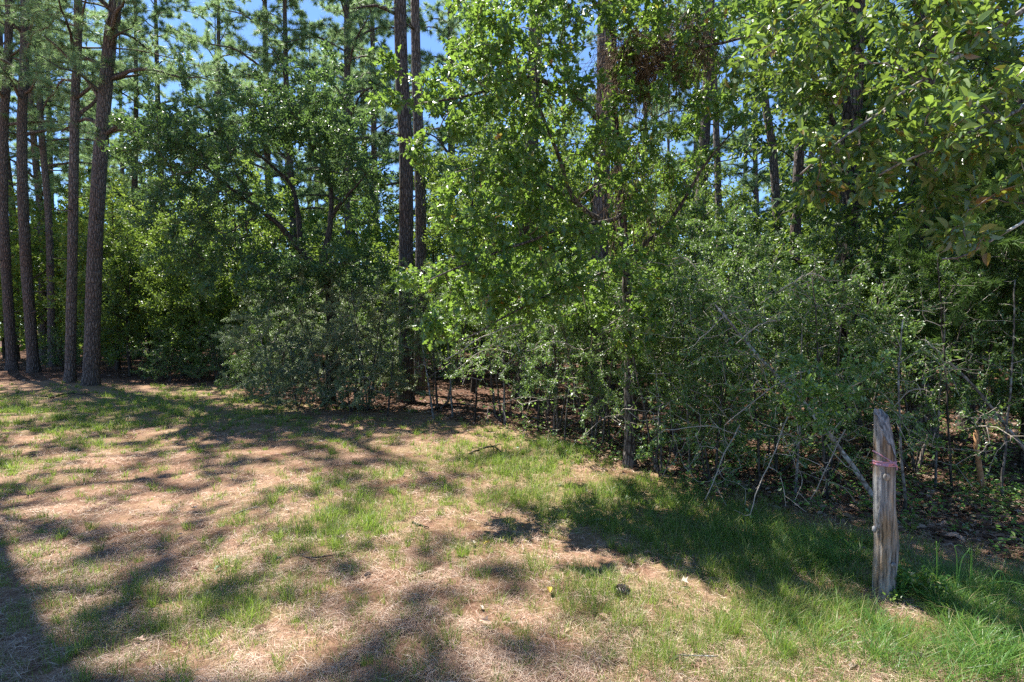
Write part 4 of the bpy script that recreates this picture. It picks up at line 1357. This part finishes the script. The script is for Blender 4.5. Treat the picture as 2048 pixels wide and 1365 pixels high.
# short dry thatch and small green blades between
sc_ = scatter(26000, 2.2, 16, lambda x, y: .10 + .6 * grass_density(x, y), power=1.5)
n = len(sc_)
gm = blades('short_grass', sc_[:, 0], sc_[:, 1], rng.uniform(.012, .045, n), rng.uniform(0, 6.28, n), rng.uniform(.4, 1.6, n), np.maximum(.002, sc_[:, 1] * .0008), M_GRASS, seg=1)
tag(add_obj('short_grass', gm), 'fine short grass blades thickest in the green patches', None, None, 'stuff')
# lush long grass round the post and along the shaded edge
pts = []
for (cx, cy, rx, ry, m_) in [(1890, 1205, 150, 50, 330), (1660, 1130, 100, 35, 110), (1600, 1110, 130, 30, 90), (1480, 1075, 130, 30, 60), (1960, 1300, 140, 60, 300), (1800, 1255, 60, 25, 50), (1350, 1010, 160, 25, 110), (1130, 905, 90, 14, 60), (1700, 1300, 160, 50, 60), (1960,1200,100,30,100)]:
    for _ in range(m_):
        g_ = ground_xy(cx + rng.normal(0, rx * .6), cy + rng.normal(0, ry * .6)); pts.append(g_)
pts = np.array(pts)
pts = pts[~((np.abs(pts[:, 0] - POSTXY[0] + .0) < .17) & (pts[:, 1] < POSTXY[1] + .02) & (pts[:, 1] > POSTXY[1] - .42))]
bpt = rng.integers(7, 20, len(pts)); ti = np.repeat(np.arange(len(pts)), bpt)
n = len(ti)
aa = rng.uniform(0, 6.28, n)
x_ = pts[ti, 0] + np.cos(aa) * rng.uniform(0, .04, n); y_ = pts[ti, 1] + np.sin(aa) * rng.uniform(0, .04, n)
hh = rng.uniform(.05, .19, len(pts))[ti] * rng.uniform(.6, 1.3, n)
gm = blades('long_grass', x_, y_, hh, aa, rng.uniform(.3, 1.3, n), np.full(n, .0034), M_GRASSD, seg=3)
tag(add_obj('long_grass', gm), 'long lush grass round the foot of the post and along the shade', None, None, 'stuff')

# straw needles
def needles(name, p, L, w, mat, zlift=.02, tilt=.18):
    n = len(p)
    az = rng.uniform(0, 6.28, n)
    d = np.stack([np.cos(az), np.sin(az), rng.normal(0, tilt, n)], -1)
    s = np.stack([-np.sin(az), np.cos(az), rng.normal(0, .3, n)], -1)
    c = np.stack([p[:, 0], p[:, 1], gz(p[:, 0], p[:, 1]) + .006 + rng.uniform(0, zlift, n)], -1)
    bend = s * rng.normal(0, .12, n)[:, None] * L[:, None]
    a = c - d * L[:, None] / 2; b = c + d * L[:, None] / 2
    mid = c + bend
    a[:, 2] = np.maximum(a[:, 2], gz(a[:, 0], a[:, 1]) + .001); b[:, 2] = np.maximum(b[:, 2], gz(b[:, 0], b[:, 1]) + .001)
    w = w[:, None] / 2
    V = np.stack([a, mid - s * w, b, mid + s * w], 1).reshape(-1, 3)
    bb_ = (np.arange(n) * 4)[:, None]
    F = np.concatenate([bb_ + np.array([[0, 1, 3]]), bb_ + np.array([[1, 2, 3]])])
    return make_mesh(name, V, F, mat, False)


p_ = scatter(125000, 2.2, 13, lambda x, y: np.clip(1.05 - .55 * grass_density(x, y), .2, 1) * np.clip(.5 + .5 * np.sin(x * 6 + 2 * np.sin(y * 4)) * np.sin(y * 7 + 1.5 * np.sin(x * 5)) + .35 * np.sin(x * 17 + y * 5) * np.sin(y * 19), .12, 1), power=2.0)
nm = needles('pine_straw', p_, rng.uniform(.05, .14, len(p_)), np.maximum(.0016, p_[:, 1] * .00055), M_STRAW)
tag(add_obj('pine_straw', nm), 'fallen pine needles carpeting the open ground', None, None, 'stuff')

# leaf litter under the trees
def litter_pts(n, y0, y1, ymax_b=9):
    out = []
    tot = 0
    while tot < n:
        y = rng.uniform(y0, y1, n); x = rng.uniform(-.95, .98, n) * y
        k = (y > edge_y(x) - .25) & (rng.random(n) < 6.0 / y)
        out.append(np.stack([x[k], y[k]], -1)); tot += k.sum()
    return np.concatenate(out)[:n]
lp = litter_pts(26000, 3, 22)
n = len(lp)
pos = np.stack([lp[:, 0], lp[:, 1], gz(lp[:, 0], lp[:, 1]) + rng.uniform(.004, .03, n)], -1)
az = rng.uniform(0, 6.28, n)
me = place('leaf_litter', T_ELL, pos, unit(np.stack([np.cos(az), np.sin(az), rng.normal(0, .2, n)], -1)), unit(rng.normal(0, .35, (n, 3)) + np.array((0, 0, 1))), rng.uniform(.05, .11, n), M_LITTER)
tag(add_obj('leaf_litter', me), 'brown dead leaves covering the shaded forest floor', None, None, 'stuff')
# low seedlings on the forest floor at the right
wp = litter_pts(500, 3.3, 9)
wp = wp[wp[:, 0] > 0]
ti = np.repeat(np.arange(len(wp)), 14); n = len(ti)
hz = rng.uniform(.04, .22, len(wp))[ti] * rng.random(n)
pos = np.stack([wp[ti, 0] + rng.normal(0, .05, n), wp[ti, 1] + rng.normal(0, .05, n), gz(wp[ti, 0], wp[ti, 1]) + hz + .02], -1)
me = place('seedling_cover', T_ELL, pos, unit(rng.normal(0, 1, (n, 3)) * np.array((1, 1, .3))), unit(rng.normal(0, .4, (n, 3)) + np.array((0, 0, 1))), rng.uniform(.025, .05, n), M_GRASSD)
tag(add_obj('seedling_cover', me), 'small green seedlings sprouting from the leaf litter', None, None, 'stuff')

# ---------------------------------------------------------------- things lying and growing on the lawn
def tuft_thing(px, py, nb, h, label, mat, name='grass_tuft', w=.0035, lean=(.2, .9), cat='grass tuft', rad=.03):
    g_ = G(*ground_xy(px, py))
    aa = rng.uniform(0, 6.28, nb); q = rng.uniform(0, rad, nb)
    root = tag(add_obj(name, blades(name, np.cos(aa) * q, np.sin(aa) * q, h * rng.uniform(.5, 1.1, nb), aa, rng.uniform(lean[0], lean[1], nb), np.full(nb, w), mat, seg=3, z0=np.full(nb, -.004)), None, g_), label, cat)
    return root

# arching reed like blades at the right edge
root = empty('reed_clump', G(*ground_xy(1960, 1195)), 'clump of tall arching bright green reeds near the lower right corner', 'reeds')
M_REED = plain_mat('reed_green', [(0, (.16, .33, .05)), (1, (.22, .40, .08))], rough=.4, spec=.4, trans=.25)
gp = np.array(root.location)
RD = gp[1]
for q in [[(1912, 1190), (1914, 1120), (1910, 1092), (1924, 1092)], [(1940, 1175), (1942, 1125), (1938, 1100)], [(1875, 1150), (1874, 1110), (1873, 1083)], [(1985, 1190), (1990, 1150), (2003, 1143), (2012, 1165)], [(1945, 1190), (1970, 1172), (2010, 1163), (2048, 1170)], [(1912, 1170), (1922, 1125), (1936, 1103), (1943, 1100), (1944, 1160)]]:
    P = np.array([at(x, y, RD - .05) for x, y in q]) - gp
    P[0][2] = -.01
    P = resample(P, .015)
    add_obj('reed', tube('reed', P, np.linspace(.0042, .0022, len(P)), M_REED, 6), root)

# leafy weeds right of the post foot
g_ = G(*ground_xy(1850, 1215))
r = np.random.default_rng(31)
root = empty('low_weed', g_, 'low bright green leafy weed at the right foot of the post', 'weed')
pl = Plant(g_, r)
pl.path([g_, g_ + np.array((.02, 0, .06)), g_ + np.array((.05, .02, .12))], .004, .002, step=.03)
pl.grow(ellip(g_ + np.array((0, 0, .08)), (.22, .16, .06), 60, r), step=.03, wob=.004)
pl.radii(tip=.001)
a, b, _ = pl.main[0]
add_obj('stem', tube('stem', pl.P[a:b] - g_, pl.R[a:b], M_REED, 5), root)
add_obj('branchwork', pl.twig_mesh('branchwork', M_REED), root, kind='stuff')
pos, dirs, nor, sz = pl.leaves(900, rmax=.01, size=(.015, .035), spread=.015, up=.7)
pos[:, 2] = np.maximum(pos[:, 2], .02)
add_obj('foliage', place('foliage', T_ELL, pos, dirs, nor, sz, M_GRASSD, g_), root, kind='stuff')

# pine cones
M_CONE = plain_mat('cone_scale', [(0, (.10, .07, .055)), (.6, (.20, .155, .13)), (1, (.36, .31, .28))], rough=.7)
def pine_cone(px, py, L, rotz, label, closed=.5):
    g_ = G(*ground_xy(px, py)); r = np.random.default_rng(px)
    root = empty('pine_cone', g_ + np.array((0, 0, L * .32)), label, 'pine cone')
    root.rotation_euler = (math.radians(82), 0, rotz)
    blob('core', (0, 0, 0), (L * .2, L * .2, L * .42), M_CONE, root, seed=2)
    V, Fq = [], []
    nsc = 90
    for k in range(nsc):
        t = (k + .5) / nsc; a = k * 2.39996
        z = (t - .5) * L * .9; R_ = L * .36 * (math.sin(math.pi * (t * .82 + .1)) ** .7)
        d = np.array((math.cos(a), math.sin(a), 0)); s_ = np.array((-math.sin(a), math.cos(a), 0)); u_ = np.array((0, 0, 1.0))
        w = L * .075
        tip = d * R_ + u_ * (z + L * .05)
        b0_ = d * R_ * .35 + u_ * (z - L * .02)
        b_ = len(V)
        V += [b0_ - s_ * w * .5, b0_ + s_ * w * .5, tip + s_ * w - u_ * w * .3, tip - s_ * w - u_ * w * .3, tip + u_ * w * .55 + d * w * .5, tip - d * w * .2 + u_ * w * .2 + d * w * .1]
        Fq += [[b_, b_ + 1, b_ + 2, b_ + 3]]
        Fq += [[b_ + 3, b_ + 2, b_ + 4, b_ + 4]] if False else []
        Fq += [[b_, b_ + 3, b_ + 4, b_ + 5], [b_ + 1, b_ + 5, b_ + 4, b_ + 2]]
    add_obj('scale', make_mesh('scale', np.array(V), np.array(Fq), M_CONE), root, kind='stuff')
pine_cone(1242, 1208, .10, 1.0, 'open grey pine cone lying on the straw near the bottom centre right')
pine_cone(395, 1206, .06, .4, 'small dark pine cone in the lower left grass')
pine_cone(735, 1168, .045, 2.1, 'small blackish cone half hidden in the straw left of centre')

# sticks
def stick(pts, r0, label, mat=M_GREYB, side=0, seed=0):
    q = [G(*ground_xy(x, y)) + np.array((0, 0, .014 + dz)) for x, y, dz in pts]
    base = q[0]
    root = empty('fallen_stick', base, label, 'stick')
    P = resample(np.array(q) - base, .05)
    P[1:-1] += np.random.default_rng(seed).normal(0, .004, P[1:-1].shape)
    add_obj('shaft', tube('shaft', P, np.linspace(r0, r0 * .5, len(P)), mat, 7, rough=.12), root)
    r = np.random.default_rng(seed)
    for k in range(side):
        s_ = P[int(len(P) * r.uniform(.3, .85))]; d = unit(P[-1] - P[0]); e = unit(d + r.normal(0, .6, 3)) * r.uniform(.08, .22); e[2] = abs(e[2]) * .5
        t_ = resample([s_, s_ + e * .5, s_ + e], .04)
        add_obj('twig', tube('twig', t_, np.linspace(r0 * .5, r0 * .25, len(t_)), mat, 5), root)
stick([(935, 915, 0), (955, 908, .02), (985, 905, .05), (1010, 915, .01)], .014, 'dark forked dead branch on the lawn left of the oak', M_DARKB, 3, 3)
stick([(100, 797, 0), (135, 791, .04), (180, 793, .02)], .02, 'low dead branch lying in the grass before the left pines', M_DARKB, 2, 4)
stick([(825, 1056, 0), (842, 1062, .0), (858, 1066, 0)], .009, 'short dark stick in the shade at the middle of the lawn', M_DARKB, 0, 5)
stick([(1172, 1043, 0), (1200, 1046, .01), (1222, 1050, 0)], .012, 'short grey stick lying in the green patch below the oak', M_GREYB, 0, 6)
stick([(470, 1042, 0), (495, 1035, .01), (520, 1030, 0)], .007, 'thin pale stick on the sunlit straw at left', M_TWIGP, 0, 7)
stick([(1990, 1205, 0), (2020, 1215, .02), (2060, 1235, .01)], .011, 'pale stick lying at the right edge behind the long grass', M_TWIGP, 1, 8)
stick([(1330, 1345, 0), (1350, 1335, .01), (1372, 1322, .0)], .008, 'small grey stick at the bottom of the picture right of centre', M_GREYB, 1, 9)
stick([(600, 1125, 0), (640, 1128, .0), (690, 1120, .0)], .006, 'thin dark twig beside the shaded tufts in the lower left', M_DARKB, 1, 10)
stick([(1420, 955, 0), (1455, 945, .05), (1500, 935, .09)], .01, 'grey dead branch on the litter right of the oak foot', M_TWIGP, 2, 11)
stick([(860, 826, 0), (905, 818, .03), (950, 822, .01)], .03, 'dead log under the shrubs right of the paired pines', M_DARKB, 1, 12)

# fallen leaves on the lawn
def fl(name, cols):
    return plain_mat(name, cols, rough=.7, spec=.3, trans=.1)
M_FY = fl('yellow_dead_leaf', [(0, (.42, .29, .04)), (1, (.46, .34, .07))])
M_FT = fl('tan_dead_leaf', [(0, (.38, .24, .15)), (1, (.48, .34, .24))])
M_FP = fl('pale_dead_leaf', [(0, (.34, .28, .22)), (1, (.42, .36, .30))])
M_FB = fl('brown_dead_leaf', [(0, (.16, .08, .045)), (1, (.24, .12, .07))])
M_FO = fl('orange_dead_leaf', [(0, (.50, .16, .05)), (1, (.45, .20, .08))])
M_FG = fl('green_dead_leaf', [(0, (.14, .22, .12)), (1, (.20, .28, .16))])
leafme = {}
FL = [(968, 1103, M_FY, .07, 'yellow fallen leaf in the middle of the lawn'), (1098, 1196, M_FY, .09, 'yellow fallen leaf standing up beside a tuft near the bottom centre'),
      (948, 1101, M_FP, .06, 'small whitish leaf beside the yellow one in the middle'), (958, 1270, M_FT, .09, 'curled tan leaf near the bottom centre'),
      (505, 1278, M_FT, .10, 'broad tan dead leaf at the bottom left of centre'), (672, 1094, M_FP, .09, 'pale star shaped leaf in the shaded tufts'),
      (474, 1138, M_FT, .08, 'light tan leaf above the small blue green sprig'), (352, 1082, M_FP, .07, 'pale leaf on the straw at left'),
      (385, 1028, M_FP, .07, 'white dry leaf on the sunlit straw at left'), (398, 1150, M_FB, .08, 'dark brown curled leaf in the lower left'),
      (1215, 1261, M_FT, .08, 'tan leaf below the large pine cone'), (1362, 1181, M_FP, .08, 'pale leaf at the border of the green patch'),
      (1287, 1118, M_FT, .07, 'tan leaf in the grass right of centre'), (1522, 1062, M_FO, .09, 'orange red leaf on the dark litter edge'),
      (1640, 1094, M_FO, .08, 'reddish orange leaf in the grass left of the post'), (1645, 1110, M_FT, .08, 'tan leaf just below the reddish one left of the post'),
      (1870, 1172, M_FT, .07, 'tan leaf lying in weeds right of the post'), (1848, 1320, M_FP, .09, 'pale leaf in the bottom right grass'),
      (1700, 1350, M_FP, .08, 'whitish leaf at the bottom edge under the post'), (960, 1238, M_FP, .05, 'tiny pale leaf above the curled tan leaf'),
      (550, 1130, M_FG, .07, 'grey green leaf beside the pale leaf in the shade at left'), (430, 1150, M_FG, .08, 'blue green sprig leaf in the lower left'),
      (836, 1172, M_FP, .06, 'bluish white leaf on the shaded straw left of centre'), (1050, 1040, M_FT, .08, 'tan leaf in the shade at the middle'),
      (1070, 950, M_FB, .08, 'brown leaf at the shadow edge below the oak'), (120, 1155, M_FP, .08, 'pale leaf at the far left in the straw'),
      (20, 1140, M_FT, .09, 'tan leaf at the left edge'), (265, 1300, M_FT, .08, 'tan leaf at the bottom left corner area'),
      (1130, 1290, M_FT, .08, 'tan leaf close to the bottom centre right'), (1440, 1240, M_FT, .08, 'tan leaf in the striped shade left of the post')]
for k, (x, y, m_, s_, lab) in enumerate(FL):
    tp = [T_OAK, T_ELL, T_STAR][k % 3]
    key = (m_.name, k % 3)
    if key not in leafme:
        V, F = tp
        V = V.copy(); V[:, 2] = V[:, 0] ** 2 * 1.6 + np.sin(V[:, 1] * 4) * .08
        me = bpy.data.meshes.new('fallen_leaf'); me.from_pydata([tuple(p) for p in V], [], F); me.materials.append(m_); leafme[key] = me
    g_ = G(*ground_xy(x, y))
    o = add_obj('fallen_leaf', leafme[key], None, g_ + np.array((0, 0, .025)))
    o.scale = (s_ * .78,) * 3; o.rotation_euler = (rng.uniform(-.3, .5), rng.uniform(-.5, .5), rng.uniform(0, 6.28))
    tag(o, lab, 'fallen leaf', 'fallen leaves on the lawn')

if __import__('os').environ.get('SCENE_STATS'):
    L_ = sorted(((len(m.loops) - 2 * len(m.polygons), m.name) for m in bpy.data.meshes), reverse=True)
    print('TRIS', sum(a for a, b in L_)); print(L_[:40])
